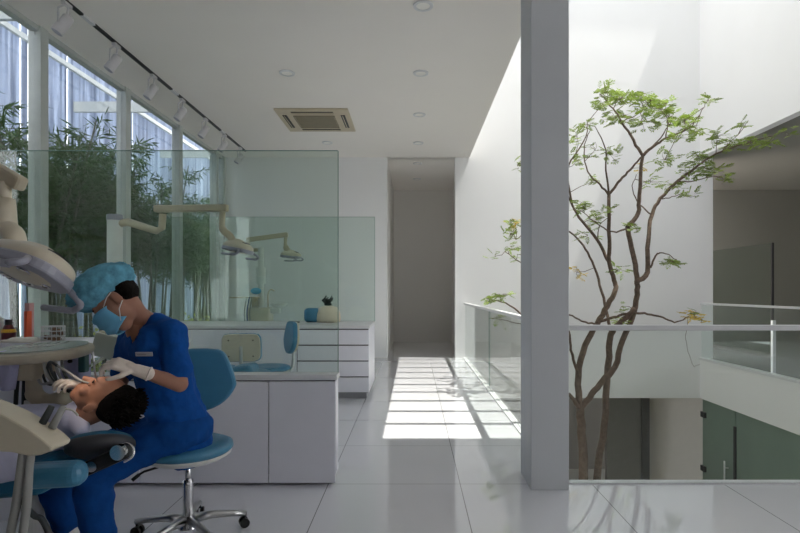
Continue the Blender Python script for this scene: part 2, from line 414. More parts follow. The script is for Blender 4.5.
bench('long white drawer bench in the middle of the clinic, farther from the camera', -3.5, -.51, 6.27, 7.22, .865, fb)
def gpanel(label, x0, x1, y, z0, z1):
    t_ = thing('glass_partition', ((x0+x1)/2, y, z0), label, 'partition')
    B().box(x0, x1, y-.005, y+.005, z0, z1).build('glass_panel', gpart, t_)
    q = B(); q.box(x1, x1+.005, y-.005, y+.005, z0, z1); q.box(x0, x1, y-.005, y+.005, z1, z1+.004); q.build('glass_edge', gedge, t_)
gpanel('large clear glass partition standing on the nearer white bench', -3.5, -.505, 3.58, .725, 2.21)
gpanel('clear glass partition standing on the farther white drawer bench', -3.5, -.515, 7.15, .865, 2.26)

# ------------------------------------------------------------------ ceiling fittings
X0, X1, Y0, Y1 = -1.93, -.90, 7.37, 8.38
ac = thing('ceiling_air_conditioner', ((X0+X1)/2, (Y0+Y1)/2, CZ-.03), 'square beige ceiling cassette air conditioner flush in the white ceiling', 'air conditioner')
q = B(); q.box(X0, X1, Y0, Y1, CZ-.028, CZ-.001); q.build('panel', creamd, ac, bev=.008)
q = B()
for i in range(22): q.box(X0+.24, X1-.24, Y0+.26+i*.0235, Y0+.272+i*.0235, CZ-.04, CZ-.028)
q.box(X0+.22, X1-.22, Y0+.24, Y0+.25, CZ-.044, CZ-.028); q.box(X0+.22, X1-.22, Y1-.25, Y1-.24, CZ-.044, CZ-.028)
q.box(X0+.22, X0+.23, Y0+.24, Y1-.24, CZ-.044, CZ-.028); q.box(X1-.23, X1-.22, Y0+.24, Y1-.24, CZ-.044, CZ-.028)
q.build('intake_grille', mat('intake_grey', (150, 142, 122), .6), ac)
for (a, c, d, e) in ((X0+.22, X1-.22, Y0+.08, Y0+.14), (X0+.22, X1-.22, Y1-.14, Y1-.08), (X0+.07, X0+.13, Y0+.22, Y1-.22), (X1-.13, X1-.07, Y0+.22, Y1-.22)):
    s_ = B().box(a, c, d, e, CZ-.034, CZ-.028).build('air_slot', black, ac)
    if c-a > e-d: B().box(a, c, d+.022, d+.03, CZ-.042, CZ-.034).build('vane', creamd, s_)
    else: B().box(a+.022, a+.03, d, e, CZ-.042, CZ-.034).build('vane', creamd, s_)
lens = mat('downlight_lens', (240, 238, 232), .4, emit=0)
names = ['nearest', 'second nearest', 'third', 'fourth', 'fifth', 'farthest']
def downlight(x, y, label):
    t_ = thing('downlight', (x, y, CZ), label, 'downlight', 'recessed ceiling downlights')
    q = B(); q.lathe([(.062, 0), (.062, -.012), (.088, -.012), (.09, -.004), (.09, 0)], (x, y, CZ-.001)); q.build('rim', mat('rim%d' % len(bpy.data.objects), (190, 188, 184), .4) if False else railm, t_, smooth=False)
    B().lathe([(.001, -.002), (.06, -.002), (.06, -.006), (.001, -.006)], (x, y, CZ-.004)).build('lens', lens, t_)
dl = ['round recessed downlight nearest the camera in the row over the walkway', 'second round downlight from the camera in the row over the walkway',
      'third round downlight from the camera in the row over the walkway', 'fourth round downlight, last before the corridor opening',
      'first round downlight inside the corridor ceiling', 'farthest round downlight deep in the corridor ceiling']
for k in range(6): downlight(.09, 4.72+1.46*k, dl[k])
downlight(-1.46, 6.18, 'round downlight in the ceiling left of the walkway row, nearer than the air conditioner')
downlight(-1.46, 9.08, 'round downlight in the ceiling behind the air conditioner')
tx = -3.02
tr = thing('lighting_track', (tx, 6.5, CZ), 'slim dark lighting track running along the ceiling beside the windows', 'track')
B().box(tx-.018, tx+.018, 2.6, 9.6, CZ-.02, CZ-.001).build('rail', dark, tr)
for y in (4.95, 6.75, 8.45): B().box(tx-.019, tx+.019, y-.09, y+.09, CZ-.024, CZ-.001).build('joint_cover', railm, tr)
sl = ['nearest', 'second nearest', 'third nearest', 'middle', 'third from last', 'second from last', 'last']
spotm = mat('spot_white', (206, 204, 206), .45)
for k in range(7):
    y = 4.65+.78*k
    t_ = thing('track_spotlight', (tx, y, CZ-.02), ['white cylinder spotlight on the ceiling track, nearest the camera', 'white cylinder spotlight on the track, second from the camera',
        'white cylinder spotlight on the track, third from the camera', 'white cylinder spotlight on the track, fourth from the camera', 'white cylinder spotlight on the track, fifth from the camera',
        'white cylinder spotlight on the track, sixth from the camera', 'farthest white track spotlight, seen through the glass partition'][k], 'spotlight', 'spotlights on the window track')
    B().box(tx-.02, tx+.02, y-.05, y+.05, CZ-.045, CZ-.02).build('adapter', spotm, t_)
    c_ = Vector((tx-.02, y-.02, CZ-.22)); ax = Vector((-.45, -.25, -.85)).normalized()
    q = B(); q.cyl(c_-ax*.08, c_+ax*.085, .047, .05); q.cyl(c_-ax*.10, c_-ax*.08, .03, .047); q.build('housing', spotm, t_, smooth=False)
    B().cyl(c_+ax*.086, c_+ax*.088, .043).build('lens', lilac, t_)
    q = B(); side = Vector((0, 1, 0))
    top = Vector((tx, y, CZ-.045))
    q.tube([c_+side*.06, c_+side*.06+Vector((.0, 0, .12)), top+side*.02, top, top-side*.02, c_-side*.06+Vector((0, 0, .12)), c_-side*.06], .009, 8)
    q.build('bracket', spotm, t_, smooth=True)

# ------------------------------------------------------------------ outside: ground, screen wall, bamboo
SX = -6.0
sb('ground', soil, (-9, WX-.1, -3, 22, -.3, -.05))
sc = thing('corrugated_screen', (SX, 10, -.05), 'tall corrugated translucent sheet wall with bright slits behind the bamboo', 'screen')
y = .0; k = 0; random.seed(3)
q = None
while y < 20:
    wd = random.choice((.12, .16, .2, .3)); gp = random.choice((.022, .034, .05))
    q = B(); prev = None; nn = max(2, int(wd/.03)); d = .018
    vs = []
    for i in range(nn+1):
        xx = SX+(d if i % 2 else -d); yy = y+wd*i/nn
        vs.append((q.bm.verts.new((xx, yy, -.05)), q.bm.verts.new((xx, yy, 7.2)), q.bm.verts.new((xx-.004, yy, -.05)), q.bm.verts.new((xx-.004, yy, 7.2))))
    for a, c in zip(vs, vs[1:]):
        q.bm.faces.new((a[0], c[0], c[1], a[1])); q.bm.faces.new((a[2], a[3], c[3], c[2]))
    q.build('corrugated_sheet', scr, sc)
    y += wd+gp
q = B()
for z in (5.15, 6.9): q.box(SX+.03, SX+.09, 0, 20, z-.04, z+.04)
q.build('support_rail', alum, sc)
for yy in (3.0, 6.2, 9.4, 12.6):
    B().box(SX+.03, WX-.3, yy-.03, yy+.03, 4.42, 4.6).build('bracket', alum, sc)

def leafquad(bm, p, d, n_, L, W, mi=0, fold=.0):
    d = d.normalized(); s_ = d.cross(n_).normalized()
    a = bm.verts.new(p); b1 = bm.verts.new(p+d*L*.45+s_*W/2+n_*fold); c_ = bm.verts.new(p+d*L); b2 = bm.verts.new(p+d*L*.45-s_*W/2+n_*fold)
    f = bm.faces.new((a, b1, c_, b2)); f.material_index = mi
def rv(): return Vector((random.gauss(0, 1), random.gauss(0, 1), random.gauss(0, 1))).normalized()
random.seed(11)
bam = []
for v in range(6):
    root = bpy.data.objects.new('bamboo', None); C.objects.link(root); root['_o'] = (0, 0, 0)
    hgt = 3.1+random.uniform(-.3, .35); lean = Vector((random.uniform(-.45, .45), random.uniform(-.6, .6), 0))
    pts = [Vector((0, 0, 0))+lean*(i/12)**1.8+Vector((0, 0, hgt*i/12)) for i in range(13)]
    q = B(); q.tube(pts, [.034-.026*i/12 for i in range(13)], 7)
    for i in range(1, 12): q.tube([pts[i]-Vector((0, 0, .008)), pts[i]+Vector((0, 0, .008))], .037-.026*i/12, 7)
    q.build('culm', culm, root, smooth=True)
    q = B()
    for k in range(44):
        i = 12-5.6*random.random()**.8-.1; a = pts[int(i)].lerp(pts[int(i)+1], i % 1); d = rv(); d.z = abs(d.z)*.6+.15; L = random.uniform(.25, .7)*(1.15-abs(i-8)/9)
        e = a+d*L; q.tube([a, a+d*L*.6, e-Vector((0, 0, .05))], [.004, .003, .0015], 4)
        for j in range(15):
            t0 = random.uniform(.25, 1); p_ = a+d*L*t0; ld = (d*.5+rv()*.7+Vector((0, 0, -.45))).normalized()
            leafquad(q.bm, p_, ld, rv(), random.uniform(.10, .19), random.uniform(.016, .028), 1)
    q.build('foliage', [culm, bleaf], root)
    tag(root, 'leafy green bamboo stem standing in the clump outside the windows', 'bamboo', 'bamboo outside the window wall'); bam.append(root)
spots = []
for k in range(125):
    yb = 2.2+15.5*random.random(); xb = random.uniform(-5.35, -4.45)
    spots.append((xb, yb))
for k, (xb, yb) in enumerate(spots):
    o = bam[k] if k < 6 else dup(bam[k % 6], (0, 0, 0), 0, bam[0]['label'])
    o.location = (xb, yb, -.05); o.rotation_euler = (0, 0, random.uniform(0, 6.28)); sc_ = random.uniform(.85, 1.12); o.scale = (sc_,)*3
q = B(); random.seed(5)
for k in range(9000):
    p_ = Vector((random.uniform(-5.7, -4.3), random.uniform(2, 19), random.uniform(-.05, .75)*random.uniform(.6, 1)))
    leafquad(q.bm, p_, rv(), rv(), .09, .05)
hd = q.build('ground_cover_shrub', hedgem); tag(hd, 'low yellow green leafy shrubs growing under the bamboo', 'shrub'); hd['kind'] = 'stuff'

# ------------------------------------------------------------------ the tree in the atrium
random.seed(21)
TY = 6.9
tree = thing('atrium_tree', P(588, 660, TY), 'slender multi stemmed tree with light green leaves growing up through the atrium', 'tree')
tree.location.z = GZ
tips = []; segs = []
def branch(pts, r0, r1, dy=0, y0=None):
    n_ = len(pts); w_ = []
    for i, p_ in enumerate(pts):
        w_.append(P(p_[0], p_[1], TY+(p_[2] if len(p_) > 2 else dy*i/(n_-1))))
    w_ = bez(w_, 4); m_ = len(w_)
    w_ = [p_+rv()*.008 for p_ in w_]
    segs.append((w_, [r0+(r1-r0)*i/(m_-1) for i in range(m_)])); return w_
br = [
 (((584, 640), (583, 540), (583.6, 477), (582, 440), (580, 409)), .068, .052, 0),
 (((580, 409), (592, 394), (602, 381), (615, 367), (622, 340), (634, 313), (637, 290), (636.6, 276), (632.6, 253), (627, 228)), .040, .029, -.2),
 (((627, 228, -.2), (638, 213, -.2), (639, 195, -.2), (642.5, 157, -.25), (655, 146, -.3), (665, 139, -.4), (692, 127, -.5)), .030, .010, 0),
 (((642.5, 157, -.25), (633.5, 141, -.2), (622, 122, -.1), (613, 109, 0), (600, 94, .1)), .020, .007, 0),
 (((636, 282, -.2), (647, 272, -.1), (648, 240, 0), (651.5, 215, .1), (660, 199, .1), (678, 181, .1), (695, 168, .1), (710, 157, .1), (737, 146, .0), (773, 136, -.1)), .034, .006, 0),
 (((650, 268, -.1), (655, 256, -.1), (660, 253, -.1), (668, 254, -.2), (676, 260, -.2)), .013, .004, 0),
 (((580, 409), (578, 376), (585, 345), (597, 324), (607, 306), (615, 290), (614, 280), (609, 262), (609, 240), (608.7, 195)), .045, .024, .3),
 (((608.7, 195, .3), (620, 180, .3), (630, 170, .3), (640, 158, .2), (660, 138, .1), (672, 120, .1)), .020, .006, 0),
 (((608.7, 195, .3), (600, 185, .35), (588, 172, .4), (584, 150, .5), (590, 130, .5)), .016, .005, 0),
 (((608.7, 200, .3), (606, 170, .2), (605.6, 150, .1), (595, 127, 0)), .015, .005, 0),
 (((609, 262, .3), (597, 240, .4), (579, 217, .5), (571, 200, .6), (568, 168, .6), (584, 141, .6), (588, 122, .6)), .024, .006, 0),
 (((571, 204, .6), (560, 180, .6), (545, 165, .6), (525, 160, .6)), .012, .005, 0),
 (((598, 640, .25), (597, 540, .25), (597, 477, .2), (604, 427, .2), (608, 367, .2), (611, 335, .1), (618, 324, -.05), (628, 316, -.15), (634, 308, -.2)), .055, .03, 0),
 (((611, 335, .1), (606, 310, .3), (600, 285, .4), (592, 262, .5), (583, 245, .5), (570, 232, .5), (550, 225, .5), (530, 228, .5), (516, 240, .5)), .022, .005, 0),
 (((580, 409), (571, 397, -.1), (560, 385, -.2), (545, 350, -.2), (530, 325, -.2), (510, 305, -.2), (492, 300, -.2)), .028, .006, 0),
 (((530, 325, -.2), (512, 322, -.2), (492, 318, -.3)), .009, .004, 0),
 (((578, 376, 0), (572, 355, -.1), (569, 335, -.2), (558, 300, -.2), (540, 270, -.2), (520, 262, -.2), (505, 252, -.2)), .02, .004, 0),
 (((597, 324, .1), (585, 322, 0), (572, 316, -.1), (555, 312, -.2), (535, 303, -.2)), .014, .006, 0),
 (((597, 322, .1), (612, 318, .0), (622, 315, -.1), (640, 313, -.2), (654, 315, -.2), (666, 319, -.3), (677, 322, -.3), (688, 317, -.3), (697, 319, -.3)), .02, .005, 0),
 (((688, 318, -.3), (686, 335, -.3), (688, 352, -.3), (693, 366, -.3), (699, 364, -.3)), .003, .002, 0),
 (((651.5, 215, .1), (640, 205, .2), (632, 190, .2), (636, 175, .2)), .01, .004, 0),
 (((678, 181, .1), (690, 182, .2), (705, 178, .2), (722, 176, .2)), .01, .004, 0),
 (((660, 199, .1), (672, 197, 0), (688, 192, 0)), .008, .003, 0),
 (((692, 127, -.5), (702, 110, -.5), (708, 100, -.5)), .006, .003, 0),
 (((665, 139, -.4), (668, 120, -.4), (660, 108, -.3)), .008, .003, 0),
 (((613, 109, 0), (620, 98, 0), (628, 92, 0)), .006, .003, 0),
 (((622, 122, -.1), (640, 112, -.1), (650, 100, 0)), .007, .003, 0),
 (((597, 240, .4), (600, 225, .3), (612, 215, .3)), .008, .003, 0),
 (((627, 228, -.2), (612, 232, -.3), (595, 222, -.3), (580, 210, -.2)), .012, .004, 0),
 (((710, 157, .1), (722, 150, .2), (742, 130, .2), (748, 120, .2)), .006, .003, 0),
]
for pts, r0, r1, dy in br: branch(pts, r0, r1, dy)
q = B()
for w_, rad in segs[:1]+segs[12:13]: q.tube(w_, [max(r, .003) for r in rad], 12)
q.build('trunk', bark, tree, smooth=True)
q = B()
for i, (w_, rad) in enumerate(segs):
    if i in (0, 12): continue
    q.tube(w_, rad, 8)
# twigs and leaves
clus = [(607, 92, 10, 7, 20), (603, 104, 7, 8, 14), (622, 98, 13, 8, 26), (640, 100, 14, 9, 30), (655, 108, 12, 9, 24), (618, 117, 16, 8, 22), (640, 122, 16, 8, 18), (666, 104, 8, 7, 10),
        (668, 118, 12, 9, 24), (684, 122, 10, 8, 22), (694, 132, 8, 6, 10), (708, 99, 5, 4, 6), (678, 138, 14, 6, 10), (716, 136, 7, 5, 10), (728, 145, 12, 7, 14), (741, 124, 5, 3, 5), (752, 142, 12, 5, 22), (768, 142, 12, 4, 10), (785, 132, 8, 5, 4),
        (700, 158, 16, 7, 24), (690, 172, 16, 6, 20), (712, 170, 14, 6, 18), (724, 180, 8, 4, 8), (672, 186, 12, 6, 12), (685, 196, 12, 4, 8), (664, 160, 12, 8, 12), (650, 182, 10, 6, 8),
        (577, 136, 8, 10, 10), (584, 124, 6, 5, 8), (577, 160, 8, 9, 8), (592, 182, 8, 7, 6), (585, 210, 12, 8, 14), (597, 219, 14, 8, 16), (588, 235, 10, 5, 6), (610, 208, 6, 5, 4), (636, 228, 8, 5, 10), (618, 270, 8, 5, 8), (580, 205, 8, 4, 8),
        (610, 155, 12, 10, 10), (595, 150, 10, 9, 6), (673, 262, 7, 3, 16), (514, 226, 6, 6, 9), (510, 234, 6, 7, 10), (512, 248, 5, 6, 7), (517, 258, 4, 6, 4), (500, 296, 9, 4, 12), (488, 299, 6, 3, 8), (497, 318, 7, 3, 5), (495, 256, 8, 5, 4), (517, 165, 4, 8, 4), (622, 306, 4, 6, 4), (620, 322, 5, 4, 5)]
yel = [(694, 315, 7, 6, 12), (702, 320, 3, 3, 4), (514, 222, 6, 6, 7), (577, 272, 8, 5, 5), (640, 168, 8, 6, 4)]
fb_ = bmesh.new()
def spray(c_, L, mi):
    """one pinnate leaf: a thin stalk with paired leaflets"""
    d = rv(); d.z = d.z*.35-.05; d.normalize(); n_ = (Vector((0, 0, 1))+rv()*.5).normalized(); s_ = d.cross(n_).normalized()
    q.tube([c_, c_+d*L], [.0018, .001], 3, cap=False)
    for j in range(6):
        p_ = c_+d*L*(.2+.15*j)
        for sg in (-1, 1): leafquad(fb_, p_, s_*sg*.85+d*.5+rv()*.15, n_, random.uniform(.028, .044), random.uniform(.015, .023), mi, .003)
    leafquad(fb_, c_+d*L, d, n_, .038, .02, mi, .003)
allp = [p_ for w_, r_ in segs for p_ in w_]
for src, y_ in ((clus, 0), (yel, 1)):
    for (cx, cy, rx, ry, n_) in src:
        base = P(cx, cy, TY); near = min(allp, key=lambda p_: (p_.x-base.x)**2+(p_.z-base.z)**2); dep = near.y
        cc = P(cx, cy, dep)
        mid = (near+cc)/2+rv()*.03
        q.tube([near, mid, cc], [.005, .004, .002], 5)
        for k in range(int(n_*1.7)):
            a = random.uniform(0, 6.28); r_ = math.sqrt(random.random())
            p_ = P(cx+rx*r_*math.cos(a), cy+ry*r_*math.sin(a), dep+random.uniform(-.35, .35))
            if k % 3 == 0: q.tube([cc, (cc+p_)/2+rv()*.02, p_], [.003, .0025, .0015], 4)
            spray(p_, random.uniform(.06, .12), 2 if y_ and random.random() < .8 else (0 if random.random() < .6 else 1))
q.build('branches', bark, tree, smooth=True)
q2 = B(); q2.bm = fb_; f_ = q2.build('foliage', [leafg, leafl, leafy], tree); 

# ------------------------------------------------------------------ dental stool
def stool(loc, rz, label, square=False):
    """built facing -y with the seat centre over the origin"""
    t_ = thing('dental_stool', (0, 0, 0), label, 'stool', 'blue dental stools')
    q = B(); q.lathe([(.02, .425), (.15, .428), (.20, .44), (.222, .462), (.218, .482), (.19, .494), (.12, .492), (.02, .488)], (0, 0, 0), 36); q.build('seat', teal, t_, smooth=True)
    q = B(); q.lathe([(.02, .412), (.18, .415), (.212, .436), (.214, .446), (.02, .446)], (0, 0, 0), 36); q.build('seat_rim', pale, t_, smooth=True)
    poly = [(-.05, .0), (.05, .0), (.14, .045), (.195, .12), (.195, .17), (.155, .28), (.10, .335), (-.10, .335), (-.155, .28), (-.195, .17), (-.195, .12), (-.14, .045)]
    if square: poly = [(-.12, .0), (.12, .0), (.165, .02), (.18, .06), (.18, .20), (.165, .245), (.12, .265), (-.12, .265), (-.165, .245), (-.18, .20), (-.18, .06), (-.165, .02)]
    pp = bez([(a, c, 0) for a, c in poly+[poly[0]]], 3)[:-1]
    Mb = Matrix.Translation((0, .21, .61)) @ rotm(x=-6)
    q = B(); q.prism([(p_.x, p_.y) for p_ in pp], .05, Mb); cu = q.build('backrest', teal, t_, bev=.016)
    q = B(); q.prism([(p_.x*.96, .165+(p_.y-.165)*.96) for p_ in pp], .022, Matrix.Translation((0, .034, 0)) @ Mb); q.build('back_shell', cream, t_, bev=.006)
    q = B()
    for a, c in ((-.11, .06), (.11, .06), (-.11, .21), (.11, .21)): q.ell(Mb @ Vector((a, .047, c)), (.007, .004, .007), None, 8, 6)
    q.build('screws', dark, t_)
    q = B(); q.tube(bez([(0, .05, .40), (0, .17, .40), (0, .235, .44), (0, .255, .52), (0, .262, .76)], 5), .016, 10); q.build('backrest_post', steel, t_, smooth=True)
    q = B(); q.cyl((0, 0, .25), (0, 0, .42), .014); q.cyl((0, 0, .37), (0, 0, .415), .035, .06); q.build('piston', chrome, t_, smooth=True)
    q = B(); q.cyl((0, 0, .07), (0, 0, .29), .026); q.cyl((0, 0, .29), (0, 0, .305), .03, .024); q.cyl((0, 0, .06), (0, 0, .115), .05, .035); q.build('gas_cylinder', chrome, t_, smooth=False)
    q = B(); q.tube([(-.05, -.05, .41), (-.17, -.13, .395), (-.19, -.14, .385)], .006, 8); q.cyl((-.19, -.14, .385), (-.215, -.16, .365), .009, .009); q.build('height_lever', black, t_, smooth=True)
    for k in range(5):
        a = 2*math.pi*k/5+.35; d = Vector((math.cos(a), math.sin(a), 0))
        q = B(); q.tube([d*.03+Vector((0, 0, .1)), d*.12+Vector((0, 0, .098)), d*.22+Vector((0, 0, .084)), d*.29+Vector((0, 0, .07))], [.024, .02, .016, .014], 10)
        q.build('base_leg', steel, t_, smooth=True)
        e = d*.28; s_ = Vector((-d.y, d.x, 0))
        cs = B().cyl(e+Vector((0, 0, .045)), e+Vector((0, 0, .075)), .009).build('caster', dark, t_)
        for sg in (-1, 1):
            wv = B(); wv.cyl(e+s_*sg*.008+Vector((0, 0, .025)), e+s_*sg*.024+Vector((0, 0, .025)), .025); wv.build('wheel', black, cs)
    t_.location = loc; t_.rotation_euler = (0, 0, rz); return t_
st1 = stool((-1.155, 2.74, 0), math.radians(9), 'blue dental stool with chrome base that the dentist sits on')
stool((-1.62, 5.2, 0), math.radians(186), 'dental stool between the benches showing the back of its cream backrest', True)
dup(st1, (-1.50, 5.55, 0), math.radians(-62), 'dental stool between the benches seen from the side with its blue seat')

# ------------------------------------------------------------------ dental lamps
def lamp_head(t_, c_, R, s=1.0, hname='lamp_head'):
    """c_ = centre, R = rotation (4x4); light side faces -z, front faces +x"""
    M = Matrix.Translation(c_) @ R @ Matrix.Scale(s, 4)
    q = B(); q.ell((0, 0, .02), (.19, .13, .066), None, 28, 14, .85); q.ell((-.03, 0, .07), (.13, .06, .045), None, 20, 10)
    h = q.build(hname, cream, t_, xf=M, remesh=.008, sm=3)
    q = B()
    prof = [(.19*math.copysign(abs(math.cos(a))**.75, math.cos(a)), .135*math.copysign(abs(math.sin(a))**.75, math.sin(a))) for a in [2*math.pi*k/32 for k in range(32)]]
    q.prism(prof, .045, Matrix.Translation((0, 0, -.012)) @ rotm(x=90)); q.build('underside', lilac, h, xf=M, bev=.01)
    for i, (a, c) in enumerate(((-.12, .045), (-.12, -.045), (-.03, .06), (-.03, -.06), (.06, .055), (.06, -.055))):
        l_ = B(); l_.lathe([(.028, -.034), (.028, -.040), (.020, -.042), (.018, -.036)], (a, c, 0), 18); rim = l_.build('lens_ring', chrome, h, xf=M)
        l_ = B(); l_.ell((a, c, -.034), (.018, .018, .006), None, 12, 8); l_.build('lens', lens, h, xf=M, smooth=True)
    for sg in (-1, 1):
        l_ = B(); l_.tube(bez([(.12, sg*.12, -.01), (.17, sg*.165, -.045), (.13, sg*.185, -.075)], 4), .014, 10)
        l_.tube([(.14, sg*.18, -.075), (-.03, sg*.195, -.085)], .014, 10); l_.build('handle', lilac, h, xf=M, smooth=True)
    q = B(); q.box(.055, .115, -.035, .035, .092, .100, M=None); q.build('switch_plate', dark, h, xf=M @ rotm(y=10))
    return h
# lamp over the patient
L1 = thing('dental_lamp', P(-140, 700, 2.35), 'large cream dental operating lamp hanging over the patient', 'dental lamp', 'dental operating lamps'); L1.location.z = 1.1
B().cyl(P(-125, 480, 2.5), P(-125, 190, 2.5), .05).build('pole', pale, L1, smooth=True)
a0 = P(-125, 100, 2.5); a1 = P(19, 183, 2.35)
q = B(); q.tube([P(-125, 195, 2.5), a0], [.04, .035], 14); q.build('elbow', cream, L1, smooth=True)
d = (a1-a0).normalized()
q = B(); q.box(0, (a1-a0).length+.02, -.03, .03, -.032, .032, bev=.014, M=beamM(a0, d)); q.build('spring_arm', creamd, L1)
q = B(); q.cyl(P(5, 182, 2.35), P(5, 205, 2.35), .026); q.cyl(P(5, 200, 2.35), P(6, 232, 2.33), .04, .046)
q.tube(bez([P(4, 228, 2.33), P(14, 236, 2.31), P(16, 250, 2.30), P(30, 256, 2.28)], 4), [.045]*13, 14); q.build('yoke', cream, L1, smooth=True)
lamp_head(L1, P(28, 268, 2.20), rotm(z=-8) @ rotm(x=-31) @ rotm(y=12), 1.0)
sl_ = bpy.data.lights.new('lamp_beam', 'SPOT'); sl_.energy = 3.5; sl_.spot_size = math.radians(34); sl_.spot_blend = .6; sl_.shadow_soft_size = .06; sl_.color = (1, .86, .72)
lo_ = bpy.data.objects.new('lamp_beam', sl_); C.objects.link(lo_); c0 = P(34, 300, 2.18); lo_.location = c0
lo_.rotation_euler = (P(92, 384, 2.36)-c0).to_track_quat('-Z', 'Y').to_euler()
# lamp in the middle bay
Y2 = 4.7
L2 = thing('dental_lamp', (P(115, 300, Y2).x, Y2, 0), 'cream dental lamp with a long folding arm, in the middle bay', 'dental lamp', 'dental operating lamps')
bx = P(115, 216, Y2)
q = B(); q.cyl((bx.x, Y2, .03), (bx.x, Y2, bx.z-.04), .062, seg=24); q.cyl((bx.x, Y2, 0), (bx.x, Y2, .03), .16, seg=24); q.build('pole', pale, L2, smooth=False)
B().cyl((bx.x, Y2, bx.z-.04), (bx.x, Y2, bx.z+.01), .066, seg=24).build('pole_cap', lilac, L2)
q = B(); q.tube([P(115, 225, Y2), P(128, 222, Y2), P(157, 231, Y2-.05), P(162, 228, Y2-.05), P(163, 214, Y2-.05)], [.035, .035, .03, .03, .03], 12); q.build('lower_arm', creamd, L2, smooth=True)
a0 = P(155, 209, Y2-.05); a1 = P(228, 208, Y2-.1); d = (a1-a0).normalized()
B().box(0, (a1-a0).length, -.03, .03, -.03, .03, bev=.01, M=beamM(a0, d)).build('upper_arm', creamd, L2)
q = B(); q.tube(bez([P(223, 211, Y2-.1), P(222, 224, Y2-.1), P(224, 231, Y2-.1), P(230, 236, Y2-.1), P(234, 244, Y2-.12)], 4), [.025]*6+[.032]*11, 12); q.build('yoke', creamd, L2, smooth=True)
lamp_head(L2, P(238, 249, Y2-.12), rotm(z=-25) @ rotm(x=-6) @ rotm(y=10), .75)
# lamp in the far bay
Y3 = 8.2
L3 = thing('dental_lamp', (P(259, 300, Y3).x, Y3, 0), 'small looking dental lamp in the farthest bay against the back wall', 'dental lamp', 'dental operating lamps')
bx = P(261, 248, Y3)
q = B(); q.cyl((bx.x, Y3, 0), (bx.x, Y3, bx.z), .045, seg=20); q.cyl((bx.x, Y3, bx.z-.55), (bx.x, Y3, bx.z-.3), .07); q.build('pole', pale, L3, smooth=False)
q = B(); q.tube([P(261, 250, Y3), P(252, 250, Y3), P(248, 246, Y3), P(248, 241, Y3)], .03, 10); q.build('lower_arm', creamd, L3, smooth=True)
a0 = P(247, 240, Y3); a1 = P(288, 234.5, Y3); d = (a1-a0).normalized()
B().box(0, (a1-a0).length, -.04, .04, -.035, .035, bev=.01, M=beamM(a0, d)).build('upper_arm', creamd, L3)
q = B(); q.tube(bez([P(286, 236, Y3), P(285.5, 245, Y3), P(288, 251, Y3), P(291, 254, Y3)], 4), [.025]*5+[.045]*8, 10); q.build('yoke', creamd, L3, smooth=True)
lamp_head(L3, P(291, 256, Y3), rotm(z=-10) @ rotm(x=4) @ rotm(y=6), .85)

# ------------------------------------------------------------------ dental units in the other bays
def pad(q, x0, x1, y0, y1, z0, z1, M=None): q.box(x0, x1, y0, y1, z0, z1, bev=min(.05, (z1-z0)*.45), seg=4, M=M)
def patient_chair(c_, label, back):
    """reclined chair with its head end at +x"""
    x, y = c_
    t_ = thing('patient_chair', (x, y, 0), label, 'dental chair', 'reclining patient chairs')
    q = B(); q.box(x-.75, x+.0, y-.22, y+.22, 0, .05, bev=.02); q.box(x-.55, x-.15, y-.14, y+.14, .05, .36, bev=.03); q.build('base', cream, t_)
    q = B(); pad(q, x-.95, x+.05, y-.27, y+.27, .38, .50); q.build('seat', teal, t_)
    Mx = Matrix.Translation((x+.0, y, .44)) @ rotm(y=-back)
    q = B(); pad(q, -.02, .62, -.26, .26, -.05, .07, Mx); q.build('backrest', teal, t_)
    q = B(); q.box(.0, .60, -.2, .2, -.085, -.05, bev=.015, M=Mx); q.build('back_shell', cream, t_)
    q = B(); pad(q, .66, .86, -.14, .14, -.03, .07, Mx); q.build('headrest', teal, t_)
    q = B(); q.box(.55, .75, -.03, .03, -.06, -.035, M=Mx); q.build('headrest_bracket', steel, t_)
    return t_
patient_chair((-2.25, 4.75), 'empty blue patient chair lying flat in the middle bay', 8)
patient_chair((-2.2, 8.9), 'blue patient chair in the farthest bay against the back wall', 22)
def cuspidor(x, y, h, label, s=1):
    t_ = thing('dental_unit', (x, y, 0), label, 'dental unit', 'cream dental units')
    q = B(); q.box(x-.17, x+.17, y-.14, y+.14, .0, h, bev=.03, seg=3); q.build('cabinet', cream, t_)
    q = B(); q.lathe([(.03, h-.01), (.09, h+.01), (.125, h+.05), (.13, h+.065), (.12, h+.065), (.08, h+.03), (.01, h+.015)], (x+.28, y, 0)); q.box(x+.1, x+.3, y-.05, y+.05, h-.09, h-.01, bev=.01); q.build('spittoon_bowl', pale, t_, smooth=True)
    q = B(); q.tube(bez([(x+.12, y, h), (x+.12, y, h+.20), (x+.16, y, h+.27), (x+.22, y, h+.25)], 5), .012, 8); q.build('water_spout', cream, t_, smooth=True)
    q = B(); q.box(x-.42, x-.02, y-.15, y+.12, h+.14, h+.165, bev=.008); q.box(x-.12, x-.04, y-.04, y+.04, h-.02, h+.14, bev=.01); q.build('instrument_tray', creamd, t_)
    q = B(); q.ell((x-.05, y-.05, h+.25), (.08, .06, .05)); q.build('handpiece_cover', maskm, t_, smooth=True)
    for k in range(3):
        q = B(); xx = x-.16+k*.04; q.tube(bez([(xx, y-.15, h+.16), (xx-.02, y-.2, h-.1), (xx+.02, y-.18, h-.4), (xx+.06, y-.1, h-.55)], 5), .008, 6); q.build('hose', mat('blue_hose', (50, 84, 140), .5) if k == 1 else tube_m, t_, smooth=True)
    return t_
cuspidor(-2.32, 8.1, 1.02, 'cream dental unit with spout and instruments in the farthest bay')
cuspidor(-2.62, 5.3, .72, 'cream dental unit in the middle bay behind the dentist')
